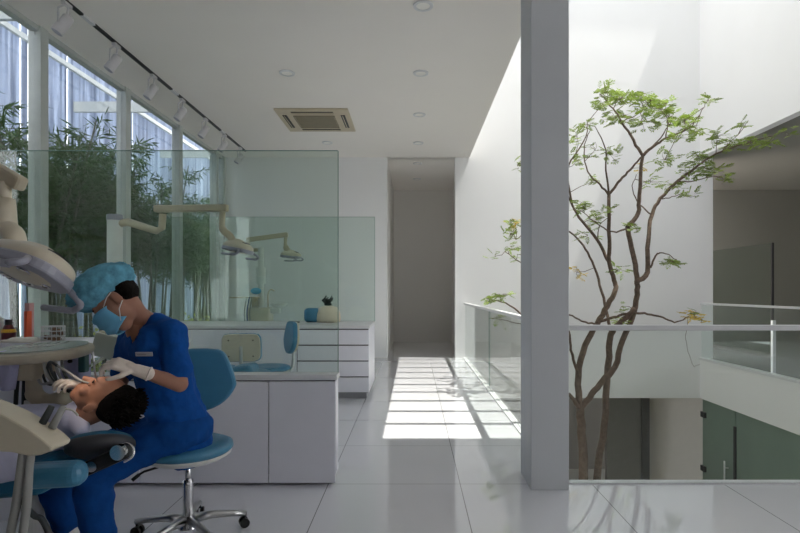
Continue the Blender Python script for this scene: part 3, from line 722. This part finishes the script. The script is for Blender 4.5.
# objects on the farther bench and beyond
q = B(); q.lathe([(.03, 0), (.15, .0), (.165, .04), (.155, .12), (.12, .19), (.05, .215), (.01, .215)], (P(329, 300, 7.0).x, 6.95, .866)); o = q.build('sterilizer_drum', cream, smooth=True)
tag(o, 'round cream drum standing on the farther bench, right of the blue cushion', 'drum')
q = B()
for k in range(9):
    a = k*.5; q.tube([(P(327, 0, 6.95).x, 6.95, 1.08), (P(327, 0, 6.95).x+.06*math.cos(a), 6.95+.05*math.sin(a), 1.15), (P(327, 0, 6.95).x+.03+.05*math.cos(a), 6.95+.08*math.sin(a), 1.17+.02*(k % 3))], [.006, .014, .004], 6)
q.ell((P(328, 0, 6.95).x, 6.95, 1.10), (.05, .05, .03)); o = q.build('dark_brush', mat('dark_green_plastic', (44, 62, 58), .6), smooth=True)
tag(o, 'dark spiky bundle lying on top of the cream drum', 'brush')
q = B(); pad(q, P(305, 0, 6.95).x, P(320, 0, 6.95).x, 6.85, 7.05, .866, 1.05); o = q.build('blue_cushion', teal, smooth=True); tag(o, 'blue cushion standing on the farther bench beside the cream drum', 'cushion')
q = B(); q.box(P(292, 0, 6.8).x, P(300, 0, 6.8).x, 6.7, 6.8, .865, .885, bev=.006); o = q.build('black_handset', black); tag(o, 'small black object lying on the farther bench', 'handset')

# ------------------------------------------------------------------ near dental set
Yt = 2.62
U1 = thing('instrument_delivery_unit', (P(50, 400, Yt).x, Yt, 0), 'cream instrument delivery unit with oval tray beside the patient', 'dental unit')
q = B()
cx, cy = P(52, 352, Yt).x, Yt
prof = [(.24*math.copysign(abs(math.cos(a))**.85, math.cos(a)), .17*math.copysign(abs(math.sin(a))**.85, math.sin(a))) for a in [2*math.pi*k/40 for k in range(40)]]
zt = P(50, 347, Yt).z; Mt = Matrix.Translation((cx-.06, cy, zt)) @ rotm(y=-3) @ rotm(x=5)
q.prism(prof, .05, Mt @ Matrix.Translation((0, 0, -.03)) @ rotm(x=90)); q.build('tray_body', cream, U1, bev=.02)
q = B(); q.prism([(a*.86, c*.82) for a, c in prof], .006, Mt @ Matrix.Translation((.01, 0, 0)) @ rotm(x=90)); tt = q.build('tray_top', mat('pale_green_tray', (196, 208, 200), .25), U1)
for k in range(5):
    q = B(); q.tube([Mt @ Vector((-.10+k*.045, -.06, .008)), Mt @ Vector((-.08+k*.045, .07, .008))], .003, 6); q.build('instrument', chrome, tt, smooth=True)
p0 = P(18, 362, Yt); p1 = P(45, 378, Yt)
q = B(); q.box(P(15, 0, Yt).x, P(48, 0, Yt).x, Yt-.1, Yt+.08, p1.z, zt-.03, bev=.02, seg=3); q.build('tray_mount', creamd, U1)
q = B(); q.tube(bez([P(34, 370, Yt), P(34, 385, Yt), P(36, 396, Yt), P(48, 402, Yt), P(66, 398, Yt-.02)], 5), [.035]*8+[.04]*13, 12); q.build('swing_arm', creamd, U1, smooth=True)
q = B(); q.cyl(P(33, 400, Yt), (P(33, 0, Yt).x, Yt, 0), .035, .05); q.cyl((P(33, 0, Yt).x, Yt, 0), (P(33, 0, Yt).x, Yt, .04), .18); q.build('stand', pale, U1)
q = B(); q.box(P(66, 0, 2.75).x, P(84, 0, 2.75).x, 2.70, 2.82, P(0, 386, 2.75).z, P(0, 352, 2.75).z, bev=.01); q.build('control_box', towelm, U1)
q = B(); c_ = P(71, 361, 2.70); q.cyl(c_, c_+Vector((0, -.012, 0)), .009); q.build('control_knob', black, U1)
for k in range(4):
    q = B(); x_ = 44+k*6
    q.tube(bez([P(x_, 361, 2.5), P(x_+2, 372, 2.42), P(x_+10, 384, 2.40), P(x_+20, 386, 2.44), P(x_+14, 380+4*k, 2.5), P(x_-2, 384, 2.55), P(x_-8, 372, 2.6)], 5), .006, 8)
    q.build('hose', hosed if k % 2 else tube_m, U1, smooth=True)
for k in range(3):
    q = B(); x_ = 18+k*7; q.tube(bez([P(x_, 374, 2.6), P(x_-2+k, 410, 2.62), P(x_+k, 470, 2.65), P(x_+10, 540, 2.7)], 5), .010, 8); q.build('vertical_hose', hosed, U1, smooth=True)
q = B(); q.box(P(84, 0, 2.75).x, P(91, 0, 2.75).x, 2.70, 2.74, P(0, 372, 2.72).z, P(0, 350, 2.72).z, bev=.006); q.build('instrument_rack', mat('teal_plastic', (46, 96, 98), .4), U1)
# panel with back tilted screen
q = B(); q.box(-.075, .075, -.008, .008, 0, .13, bev=.006, M=Matrix.Translation(P(104, 358, 2.9)) @ rotm(y=14)); q.tube([P(104, 358, 2.9), P(90, 366, 2.75)], .008, 6); o = q.build('film_viewer', mat('viewer_panel', (176, 184, 170), .3), U1)
# counter below the window left with bottles
q = B(); q.box(-3.5, P(62, 0, 2.95).x, 2.92, 3.3, .86, .985, bev=.004); q.box(-3.45, P(58, 0, 2.95).x-.02, 2.95, 3.28, 0, .86); o = q.build('side_cabinet', lam); tag(o, 'white cabinet by the window holding bottles and a basket', 'cabinet')
zc = .985
def onx(px, y): return P(px, 0, y).x
yb = 3.1
bt = thing('spray_bottle', (onx(9, yb), yb, zc), 'small dark bottle with a red and yellow label on the window side cabinet', 'bottle')
q = B(); q.lathe([(.02, 0), (.034, .003), (.036, .05), (.022, .085), (.018, .09)], (onx(9, yb), yb, zc), 16); q.build('body', mat('maroon_bottle', (92, 30, 40), .35), bt, smooth=True)
B().cyl((onx(9, yb), yb, zc+.088), (onx(9, yb), yb, zc+.12), .019).build('cap', black, bt)
B().cyl((onx(9, yb), yb, zc+.045), (onx(9, yb), yb, zc+.064), .037, .033).build('label_band', mat('yellow_label', (220, 176, 50), .5), bt)
q = B(); q.lathe([(.02, 0), (.035, .003), (.035, .12), (.015, .14), (.015, .16)], (onx(-3, yb), yb, zc), 16); o = q.build('white_bottle', pale, smooth=True); tag(o, 'white bottle at the left edge beside the maroon bottle', 'bottle')
q = B(); q.box(onx(28, 3.05)-.008, onx(28, 3.05)+.01, 3.03, 3.07, zc, zc+.17, bev=.002); o = q.build('file_folder', mat('orange_folder', (206, 84, 44), .6)); tag(o, 'upright orange folder on the window side cabinet', 'folder')
q = B(); q.box(onx(28, 3.1)-.012, onx(28, 3.1)+.016, 3.09, 3.13, zc, zc+.215, bev=.002); o = q.build('file_folder', mat('pink_folder', (186, 140, 140), .6)); tag(o, 'upright dusty pink folder beside the orange one', 'folder')
bk = thing('wire_basket', (onx(51, 3.0), 3.0, zc), 'small dark basket of supplies on the window side cabinet', 'basket')
q = B(); cxx = onx(51, 3.0)
for z in (.004, .03, .06, .085):
    q.tube([(cxx+.06*math.cos(a*.3927), 3.02+.05*math.sin(a*.3927), zc+z) for a in range(17)], .003, 5)
for a in range(16): q.tube([(cxx+.06*math.cos(a*.3927), 3.02+.05*math.sin(a*.3927), zc), (cxx+.06*math.cos(a*.3927), 3.02+.05*math.sin(a*.3927), zc+.088)], .002, 4)
q.build('wire_frame', steel, bk)
q = B()
for k in range(10): q.ell((cxx+random.uniform(-.035, .035), 3.02+random.uniform(-.03, .03), zc+random.uniform(.01, .07)), (.016, .014, .013), None, 8, 6)
q.build('contents', mat('brown_supplies', (110, 84, 66), .8, var=.4, scale=30), bk)
q = B(); q.box(-.09, .09, -.07, .07, 0, .012, bev=.004); 
for v in q.bm.verts: v.co.z += .018*noise.noise(v.co*16)
for k in range(7): q.ell((random.uniform(-.07, .07), random.uniform(-.05, .05), .012), (.035, .025, .014), None, 10, 6)
o = q.build('gauze_cloth', mat('gauze', (216, 212, 202), .95, bump=.4), xf=Matrix.Translation((onx(20, 2.97)+.01, 3.0, zc)), remesh=.006, sm=2); tag(o, 'crumpled white gauze cloth on the window side cabinet', 'cloth')
# towel draped over the left end of the delivery unit
q = B(); rows = []
tz = P(0, 352, 2.5).z
for i in range(17):
    r_ = []
    for j in range(9):
        u = i/16; x_ = P(-22+42*j/8, 0, 2.5).x
        if u < .45: p_ = Vector((x_, 2.72-.22*u/.45, tz))
        else: p_ = Vector((x_-.05*(u-.45), 2.5+.012*math.sin(j*1.7), tz-.18*(u-.45)/.55))
        p_.z += .003*math.sin(j*2.1+i); r_.append(q.bm.verts.new(p_))
    rows.append(r_)
for a, c in zip(rows, rows[1:]):
    for k in range(8): q.bm.faces.new((a[k], a[k+1], c[k+1], c[k]))
o = q.build('towel', towelm, smooth=True); tag(o, 'pale lavender towel hanging over the left end of the instrument unit', 'towel')
m_ = o.modifiers.new('s', 'SOLIDIFY'); m_.thickness = .006
q = B(); q.box(P(-30, 0, 2.6).x, P(13, 0, 2.6).x, 2.52, 2.74, tz-.035, tz-.006, bev=.01); q.box(P(4, 0, 2.6).x, P(22, 0, 2.6).x, 2.54, 2.70, P(0, 375, 2.6).z, tz-.03, bev=.02); q.build('side_shelf', creamd, U1)

# patient chair 1
Yp = 2.42
K1 = thing('patient_chair', (-2.4, Yp, 0), 'reclined blue patient chair carrying the patient', 'dental chair', 'reclining patient chairs')
q = B(); q.box(-2.75, -1.95, Yp-.22, Yp+.22, 0, .06, bev=.02); q.box(-2.6, -2.15, Yp-.14, Yp+.14, .06, .36, bev=.03); q.build('base', cream, K1)
q = B(); pad(q, -3.1, -2.1, Yp-.27, Yp+.27, .36, .50); q.build('seat', teal, K1)
q = B(); pad(q, 0, .70, -.26, .26, 0, .14, Matrix.Translation((-2.2, Yp, .37)) @ rotm(y=-5)); q.build('backrest', teald, K1)
q = B(); pad(q, -.10, .165, -.10, .0, -.05, .05, Matrix.Translation((P(46, 0, 2.1).x, 2.14, P(0, 474, 2.1).z)) @ rotm(y=-3)); q.build('side_pad', teal, K1)
hr = Matrix.Translation(P(101, 446, Yp-.08)) @ rotm(y=-10) @ rotm(x=-24)
q = B(); q.ell((0, 0, 0), (.13, .13, .048), None, 28, 14, .8); h_ = q.build('headrest', padg, K1, xf=hr, smooth=True)
q = B(); q.ell((0, 0, .02), (.118, .12, .035), None, 28, 14, .8); q.build('headrest_cushion', teald, h_, xf=hr, smooth=True)
q = B(); q.box(-.12, .11, -.03, .03, -.03, .03, bev=.012, M=Matrix.Translation(P(106, 460, 2.25)) @ rotm(y=-24)); mb = q.build('headrest_bracket', black, K1)
for (x_, y_, r_) in ((93, 466, .022), (119, 452, .032)):
    c_ = P(x_, y_, 2.22); q = B(); q.lathe([(r_*.5, .012), (r_, .012), (r_, -.012), (r_*.7, -.02), (r_*.5, -.02)], c_, 20, rotm(x=90)); kn = q.build('adjusting_knob', chrome, mb, smooth=False)
q = B(); q.tube(bez([P(118, 445, 2.25), P(128, 443, 2.25), P(134, 449, 2.24), P(132, 457, 2.23), P(124, 462, 2.22)], 5), .005, 8); q.build('chrome_loop', chrome, mb, smooth=True)
# assistant arm, nearest the camera
Ya = 1.95
A1 = thing('assistant_instrument_holder', P(10, 470, Ya), 'cream assistant instrument holder at the lower left, in front of the patient', 'instrument holder'); A1.location.z = 0
poly = [(-75, 398), (-20, 398), (0, 405), (18, 413), (38, 424), (55, 436), (62.5, 443), (61, 447), (50, 451), (40, 452), (22, 448), (0, 447), (-40, 449), (-75, 449)]
pc = P(0, 430, Ya)
q = B(); q.prism([((P(a, c, Ya)-pc).x, (P(a, c, Ya)-pc).z) for a, c in poly], .11, Matrix.Translation(pc)); q.build('cover', cream, A1, bev=.012)
for k, (x_, y_) in enumerate(((40, 418), (52, 418))):
    q = B(); q.cyl(P(x_, y_+10, 1.97), P(x_+12, y_-12, 1.99), .014, .011); q.build('handpiece', tube_m if k else hosed, A1, smooth=True)
q = B(); q.tube(bez([P(62, 409, 1.99), P(68, 409, 1.99), P(74, 411, 1.99), P(78, 415, 1.98)], 5), .004, 8); q.build('suction_tip', pale, A1, smooth=True)
for k, (x_, dx) in enumerate(((26, -14), (34, -10))):
    q = B(); q.tube(bez([P(x_-2, 448, 1.94), P(x_-5, 470, 1.92), P(x_+dx*.7, 505, 1.92), P(x_+dx*1.2, 550, 1.95), P(x_+dx, 620, 2.0)], 5), .015, 10); q.build('suction_hose', tube_m, A1, smooth=True)
q = B(); q.tube(bez([P(24, 470, 2.2), P(24, 500, 2.2), P(34, 515, 2.2), P(44, 522, 2.2), P(60, 560, 2.2)], 5), .012, 8); q.build('drain_hose', hosed, A1, smooth=True)
q = B(); q.cyl(P(-60, 440, Ya), (P(-60, 0, Ya).x, Ya, 0), .04, .05); q.cyl((P(-60, 0, Ya).x, Ya, 0), (P(-60, 0, Ya).x, Ya, .03), .15); q.build('stand', pale, A1)

# ------------------------------------------------------------------ people
def head(q, M, s=1.0):
    """skull, jaw, nose, ears; local +y forward, +z up, origin between the ears"""
    T = lambda p_: M @ (Vector(p_)*s)
    R = M.to_3x3()
    q.ell(T((0, .005, .045)), (.075*s, .095*s, .088*s), R); q.ell(T((0, .035, -.01)), (.064*s, .066*s, .075*s), R)
    q.ell(T((0, .058, -.068)), (.038*s, .034*s, .034*s), R); q.ell(T((0, .03, -.04)), (.056*s, .05*s, .045*s), R)
    q.tube([T((0, .092, .03)), T((0, .106, .0)), T((0, .118, -.018)), T((0, .095, -.03))], [.009*s, .011*s, .015*s, .01*s], 10)
    q.ell(T((0, .092, .035)), (.05*s, .012*s, .014*s), R)                                        # brow
    q.ell(T((0, .092, -.048)), (.024*s, .012*s, .006*s), R); q.ell(T((0, .090, -.058)), (.021*s, .012*s, .006*s), R)
    for sg in (-1, 1):
        q.ell(T((sg*.079, -.004, .0)), (.010*s, .019*s, .032*s), R @ Euler((0, sg*.2, 0)).to_matrix())
        q.ell(T((sg*.045, .07, -.012)), (.024*s, .02*s, .022*s), R)
def eyes(M, s, par, lidm, closed=False):
    for sg in (-1, 1):
        q = B(); q.ell(M @ (Vector((sg*.031, .086, .013))*s), (.013*s, .009*s, .008*s), M.to_3x3(), 12, 8); q.build('eyelid', lidm, par, smooth=True)
    q = B()
    for sg in (-1, 1):
        pts = [M @ (Vector((sg*(.031+.013*math.cos(a)), .093, .010-.003*math.sin(a)))*s) for a in [math.pi*k/6 for k in range(7)]]
        q.tube(pts, .0022*s, 5)
        pts = [M @ (Vector((sg*x_, .097-.004*abs(x_-.03)/.02, .034+.003*math.sin((x_-.012)*80)))*s) for x_ in (.014, .022, .031, .04, .047)]
        q.tube(pts, .0035*s, 5)
    q.build('brows_and_lashes', hairm, par, smooth=True)
def hand(q, wrist, d, n_, thumb_side, curl=.6, s=1.0, spread=.12, curls=None):
    """palm + 5 fingers. d = along the hand, n_ = back-of-hand normal, fingers curl away from n_"""
    d = Vector(d).normalized(); n_ = Vector(n_); sd = d.cross(n_).normalized()*thumb_side; n_ = (n_-d*n_.dot(d)).normalized()
    w_ = Vector(wrist); R = Matrix((sd, d, n_)).transposed()
    q.ell(w_+d*.05*s, (.038*s, .052*s, .014*s), R, p=.85); q.cap(w_-d*.02*s, w_+d*.03*s, .024*s, .023*s)
    for i, (off, L, r_) in enumerate(((.029, .072, .0088), (.010, .080, .0090), (-.010, .074, .0086), (-.028, .058, .0076))):
        cu = (curls[i] if curls else curl+.08*i)
        base = w_+d*(.088-abs(off)*.15)*s+sd*off*s; dd = (d+sd*off/.03*spread).normalized(); p_ = base; q.cap(w_+d*.05*s+sd*off*.9*s, base, .011*s, .0105*s)
        for j, fr in enumerate((.45, .30, .25)):
            ang = cu*(.55 if j == 0 else 1.0)
            ax = sd; dd = (Matrix.Rotation(-ang*thumb_side, 3, ax) @ dd) if True else dd
            nx = p_+dd*L*fr*s; q.cap(p_, nx, r_*s*(1-.06*j), r_*s*(.94-.06*j)); p_ = nx
    p_ = w_+d*.022*s+sd*.024*s; dd = (d*.6+sd*.65-n_*.35).normalized()
    for L, r_ in ((.038, .0120), (.028, .0100), (.020, .0088)):
        nx = p_+dd*L*s; q.cap(p_, nx, r_*s, r_*s*.9); p_ = nx; dd = (dd+d*.35-n_*.25-sd*.25).normalized()
    return p_
# ---- dentist
D = thing('person', (P(165, 440, 2.65).x, 2.65, 0), 'seated dentist in blue scrubs, cap, mask and gloves leaning over the patient', 'person')
hM = frame((-.64, -.25, -.72), (-.70, -.10, .68), P(122, 301, 2.40)); hs = 1.10
sL, eL, wL = P(172, 333, 2.47), P(180, 384, 2.38), P(137, 370, 2.27)
sR, eR, wR = P(133, 332, 2.70), P(121, 382, 2.58), P(90, 390, 2.42)
pel = P(178, 424, 2.68)
q = B(); head(q, hM, hs)
q.chain([hM @ Vector((0, -.012, -.03)), P(139, 317, 2.50), P(148, 330, 2.56)], [.048, .048, .065])
q.chain([P(148, 335, 2.57), P(163, 380, 2.62), pel], [.10, .095, .12]); q.cap(sL, sR, .05, .05)
q.chain([sL, eL], [.044, .036]); q.chain([eL, wL], [.037, .023]); q.chain([sR, eR, wR], [.042, .034, .024])
kL, kR = P(92, 478, 2.45), P(52, 474, 2.62); aL, aR = Vector((kL.x+.02, kL.y+.02, .11)), Vector((kR.x+.02, kR.y+.08, .11))
q.chain([pel+Vector((0, -.08, -.02)), kL, aL], [.08, .055, .04]); q.chain([pel+Vector((-.02, .08, -.02)), kR, aR], [.08, .055, .04])
q.build('body', skin, D, remesh=.007, sm=4)
eyes(hM, hs, D, skin)
# hair under the cap at the nape
q = B(); q.ell(hM @ Vector((0, -.036, .03)), (.077*hs, .058*hs, .062*hs), hM.to_3x3()); q.build('hair', hairm, D, smooth=True)
# bouffant cap
q = B(); bmesh.ops.create_icosphere(q.bm, subdivisions=5, radius=1)
for v in q.bm.verts:
    k = v.co.copy(); nn_ = noise.fractal(k*2.6, 1, 2, 4); ridge = -(max(0, 1-abs(noise.noise(Vector((k.x*5, k.y*3, k.z*5)))*5)))**2
    r_ = 1+.06*nn_-.045*ridge
    v.co = Vector((k.x*.118*r_, k.y*.150*r_, k.z*.088*r_)) 
cM = hM @ Matrix.Translation((0, .012, .104)) @ rotm(x=12)
q.build('surgical_cap', capm, D, xf=cM, smooth=True)
# mask: pleated shell in front of the nose and mouth
q = B(); rows = []
for i in range(13):
    u = i/12; z = .022-.110*u; r_ = []
    for j in range(15):
        a = (j/14-.5)*2; x_ = .078*math.sin(a*1.35)
        y_ = .138-.012*u - .085*(abs(a)**2.2) - .03*max(0, u-.75)*4*.6 + .004*math.sin(u*19)*(1-abs(a))
        if u < .12: y_ -= .02*(1-u/.12)*(1-.5*abs(a))
        sq = 1-.25*(abs(a)**3)
        r_.append(q.bm.verts.new(hM @ (Vector((x_, y_, -.033+(z+.033)*sq))*hs)))
    rows.append(r_)
for a, c in zip(rows, rows[1:]):
    for k in range(14): q.bm.faces.new((a[k], a[k+1], c[k+1], c[k]))
mk = q.build('face_mask', maskm, D, smooth=True); mm = mk.modifiers.new('s', 'SOLIDIFY'); mm.thickness = .003
q = B()
for sg in (-1, 1):
    q.tube([hM @ (Vector(p_)*hs) for p_ in ((sg*.074, .055, .012), (sg*.082, .02, .028), (sg*.084, -.008, .032))], .0022, 5)
    q.tube([hM @ (Vector(p_)*hs) for p_ in ((sg*.072, .05, -.07), (sg*.080, .02, -.035), (sg*.083, -.012, -.02))], .0022, 5)
q.build('mask_straps', pale, mk, smooth=True)
# scrub top
q = B()
q.chain([P(153, 338, 2.58), P(160, 360, 2.60), P(170, 395, 2.65), P(178, 422, 2.68)], [.125, .135, .128, .145])
q.cap(P(176, 430, 2.68), P(184, 442, 2.70), .15, .14)
q.cap(sL+Vector((0, 0, -.0)), sR, .068, .066); q.cap(P(155, 345, 2.48), P(140, 345, 2.62), .10, .09)
q.cap(P(158, 326, 2.53), P(142, 326, 2.63), .062, .058)
q.chain([sL, sL.lerp(eL, .72)], [.068, .062]); q.chain([sR, sR.lerp(eR, .75)], [.066, .06])
top = q.build('scrub_top', scrub, D, remesh=.0075, sm=7)
# V neck: skin wedge laid into the top front
dv = bmesh.new(); dv.from_mesh(top.data)
off = Vector(D.location)
ni = P(148, 318, 2.5)-off
# pull a V: remove top faces whose projection falls into the neckline wedge and which face the camera side
vd = []
A_, B_, C_ = (129, 316), (151, 311), (130.5, 345)
def inside(px, py):
    def s_(a, b_, c_): return (a[0]-c_[0])*(b_[1]-c_[1])-(b_[0]-c_[0])*(a[1]-c_[1])
    p_ = (px, py); d1_, d2_, d3_ = s_(p_, A_, B_), s_(p_, B_, C_), s_(p_, C_, A_)
    return not ((d1_ < 0 or d2_ < 0 or d3_ < 0) and (d1_ > 0 or d2_ > 0 or d3_ > 0))
for f in dv.faces:
    c_ = f.calc_center_median()+off; px = 413+F*c_.x/c_.y; py = 291-F*(c_.z-H)/c_.y
    if inside(px, py) and c_.y < 2.62: vd.append(f)
bmesh.ops.delete(dv, geom=vd, context='FACES'); dv.to_mesh(top.data); dv.free()
sm_ = top.modifiers.new('s', 'SOLIDIFY'); sm_.thickness = .006
q = B(); q.chain([P(139, 322, 2.52), P(138, 345, 2.52)], [.06, .045]); q.cap(P(139, 318, 2.52), P(150, 326, 2.55), .055, .06); q.build('neck_and_chest', skin, D, remesh=.008, sm=3)
# sleeve cuff, badge, pocket
tocam = Vector((0, -1, 0))
bp_ = P(146, 356, 2.55)
hit = None
for f in top.data.polygons:
    c_ = Vector(f.center)+off; px = 413+F*c_.x/c_.y; py = 291-F*(c_.z-H)/c_.y
    if abs(px-146) < 3 and abs(py-356) < 3 and (hit is None or c_.y < hit[0].y): hit = (c_.copy(), Vector(f.normal))
if hit:
    q = B(); q.box(-.038, .038, -.003, .003, -.010, .010, bev=.002, M=frame(-hit[1], (0, 0, 1), hit[0]+hit[1]*.008)); bd = q.build('name_badge', mat('badge_silver', (176, 180, 190), .4), D)
    q = B(); q.box(-.03, .012, -.0045, -.0035, -.002, .003, M=frame(-hit[1], (0, 0, 1), hit[0]+hit[1]*.008)); q.build('badge_text', lamg, bd)
# trousers
q = B()
q.chain([pel+Vector((.01, -.07, -.03)), pel.lerp(kL, .5)+Vector((0, -.02, .01)), kL], [.115, .098, .078]); q.chain([kL, Vector((aL.x, aL.y, .10))], [.080, .070])
q.chain([pel+Vector((.0, .07, -.03)), pel.lerp(kR, .5)+Vector((0, 0, .01)), kR], [.115, .092, .076]); q.chain([kR, Vector((aR.x, aR.y, .10))], [.078, .068])
q.ell(pel+Vector((.02, 0, -.02)), (.15, .17, .11))
tm = q.build('trousers', scrub2, D, remesh=.009, sm=5)
for me_, amp, fq in ((tm.data, .011, 10), (top.data, .010, 11)):
    for v in me_.vertices: v.co += v.normal*amp*(noise.noise(Vector((v.co.x*fq, v.co.y*fq, v.co.z*fq*1.6)))+.5*abs(noise.noise(v.co*fq*2.2)))
for a_ in (aL, aR):
    q = B(); q.cap(a_+Vector((.02, 0, -.06)), a_+Vector((-.10, -.05, -.075)), .045, .034); q.box(a_.x-.02, a_.x+.05, a_.y-.035, a_.y+.035, 0, .05); q.build('shoe', pale, D, remesh=.008, sm=3)
# gloves
q = B(); dL = (P(112, 362, 2.24)-wL); hand(q, wL, dL, (.1, -.45, .9), -1, curls=(.75, .85, .95, 1.0), s=1.02); q.cap(wL-dL.normalized()*.045, wL, .029, .026)
q.build('glove', gloven, D, remesh=.0035, sm=2)
q = B(); q.lathe([(.030, -.004), (.032, 0), (.030, .004), (.026, .0)], wL-dL.normalized()*.05, 20, dL.to_track_quat('Z', 'Y').to_matrix().to_4x4()); q.build('glove_cuff', gloven, D, smooth=True)
dR = P(72, 383, 2.36)-wR
q = B(); hand(q, wR, dR, (0, -.3, 1), 1, curls=(.6, .7, .8, .9), s=1.0); q.cap(wR-dR.normalized()*.04, wR, .029, .025); q.build('glove', gloven, D, remesh=.0035, sm=2)
# dental mirror and probe held by the gloves
it = thing('dental_probe', P(95, 376, 2.27), 'thin dark dental probe held upright in the gloved hand over the mouth', 'dental instrument')
q = B(); q.tube([P(93, 352, 2.22), P(95, 372, 2.26), P(97, 381, 2.32)], [.0045, .004, .002], 8); q.build('handle', steel, it, smooth=True)
it = thing('dental_handpiece', P(82, 380, 2.33), 'grey corded handpiece held in the lower gloved hand', 'dental instrument')
q = B(); q.tube(bez([P(58, 366, 2.38), P(68, 372, 2.36), P(82, 381, 2.33), P(95, 384, 2.33)], 5), [.0055]*10+[.0045]*6, 10); q.build('barrel', tube_m, it, smooth=True)
q = B(); q.tube(bez([P(58, 366, 2.38), P(50, 362, 2.42), P(48, 372, 2.45), P(58, 386, 2.45), P(70, 392, 2.46)], 5), .006, 8); q.build('cord', hosed, it, smooth=True)

# ---- patient
Q = thing('person', (-2.0, Yp, .5), 'patient lying on the blue chair in a pale shirt with short black hair', 'person')
pM = frame((-.30, -.10, .95), (.93, .0, .25), P(99, 402, 2.36)); ps = 1.02
q = B(); head(q, pM, ps)
nk = pM @ Vector((0, -.04, -.07))
q.chain([pM @ Vector((0, -.03, -.03)), P(78, 418, 2.38), P(62, 424, 2.40)], [.055, .053, .07])
z0 = P(50, 430, Yp).z
q.cap(Vector((-1.68, Yp, z0)), Vector((-2.15, Yp, .60)), .10, .11); q.cap(Vector((-1.75, Yp-.16, z0-.02)), Vector((-1.75, Yp+.16, z0-.02)), .05, .05)
hipz = .60
for sg in (-1, 1):
    q.chain([Vector((-2.2, Yp+sg*.08, hipz)), Vector((-2.62, Yp+sg*.09, .62)), Vector((-3.02, Yp+sg*.09, .56))], [.08, .055, .042])
    q.cap(Vector((-3.02, Yp+sg*.09, .56)), Vector((-3.06, Yp+sg*.10, .70)), .035, .03)
shn, shf = Vector((-1.75, Yp-.20, z0-.02)), Vector((-1.75, Yp+.20, z0-.02))
for s0, sg in ((shn, -1), (shf, 1)):
    q.chain([s0, Vector((-2.02, Yp+sg*.25, .62)), Vector((-2.16, Yp+sg*.08, .74))], [.045, .037, .027])
    hand(q, (-2.16, Yp+sg*.08, .74), (-.5, -sg*.8, .0), (0, 0, 1), sg, .35)
q.build('body', skin2, Q, remesh=.007, sm=3)
eyes(pM, ps, Q, skin2)
q = B()
q.ell(pM @ Vector((0, -.036, .078)), (.090*ps, .088*ps, .092*ps), pM.to_3x3(), 24, 16)
random.seed(9)
for k in range(600):
    dv_ = rv(); 
    if dv_.y > .35 or dv_.z < -.45: continue
    if dv_.z < .15 and dv_.y > -.05: continue
    b0 = Vector((dv_.x*.086, -.036+dv_.y*.084, .078+dv_.z*.088)); e0 = b0+(dv_*.5+Vector((0, -.1, .55))+rv()*.35).normalized()*random.uniform(.018, .036)
    q.tube([pM @ (b0*ps), pM @ ((b0.lerp(e0, .6)+rv()*.003)*ps), pM @ (e0*ps)], [.009, .006, .0015], 5)
q.build('hair', hairm, Q, smooth=True)
q = B()
q.chain([Vector((-1.62, Yp, z0-.0)), Vector((-1.9, Yp, z0-.03)), Vector((-2.2, Yp, .60))], [.115, .135, .13]); q.cap(shn, shf, .07, .07)
q.chain([Vector((-1.72, Yp-.1, z0+.0)), Vector((-2.1, Yp-.1, .62))], [.10, .11]); q.chain([Vector((-1.72, Yp+.1, z0+.0)), Vector((-2.1, Yp+.1, .62))], [.10, .11])
q.cap(P(72, 420, 2.36), P(60, 425, 2.4), .06, .09); q.cap(P(76, 414, 2.38), P(82, 430, 2.31), .062, .035)
for s0, sg in ((shn, -1), (shf, 1)): q.cap(s0, Vector((-1.93, Yp+sg*.24, .65)), .066, .06)
sh = q.build('shirt', shirt, Q, remesh=.009, sm=5)
for v in sh.data.vertices: v.co += v.normal*.008*noise.noise(Vector((v.co.x*9, v.co.y*14, v.co.z*9)))
q = B(); rows = []
for i in range(12):
    u = i/11; r_ = []
    for j in range(15):
        x_ = P(-70+104*j/14, 0, 2.2).x; fo = .010*math.sin(j*1.5)*u
        zz = P(0, 430, 2.2).z-(P(0, 430, 2.2).z-P(0, 486-8*(j/14)**2, 2.14).z)*u
        r_.append(q.bm.verts.new((x_, 2.22-.10*math.sin(min(1, u*2)*1.57)+fo, zz)))
    rows.append(r_)
for a, c in zip(rows, rows[1:]):
    for k in range(14): q.bm.faces.new((a[k], a[k+1], c[k+1], c[k]))
st_ = q.build('shirt_tail', shirt, Q, smooth=True); m_ = st_.modifiers.new('s', 'SOLIDIFY'); m_.thickness = .006
q = B()
q.ell((-2.25, Yp, .60), (.17, .175, .11))
for sg in (-1, 1): q.chain([Vector((-2.22, Yp+sg*.08, hipz)), Vector((-2.62, Yp+sg*.09, .62)), Vector((-2.98, Yp+sg*.09, .565))], [.10, .075, .058])
q.build('trousers', jeans, Q, remesh=.01, sm=4)
for o in list(bpy.data.objects):
    if '_o' in o: del o['_o']
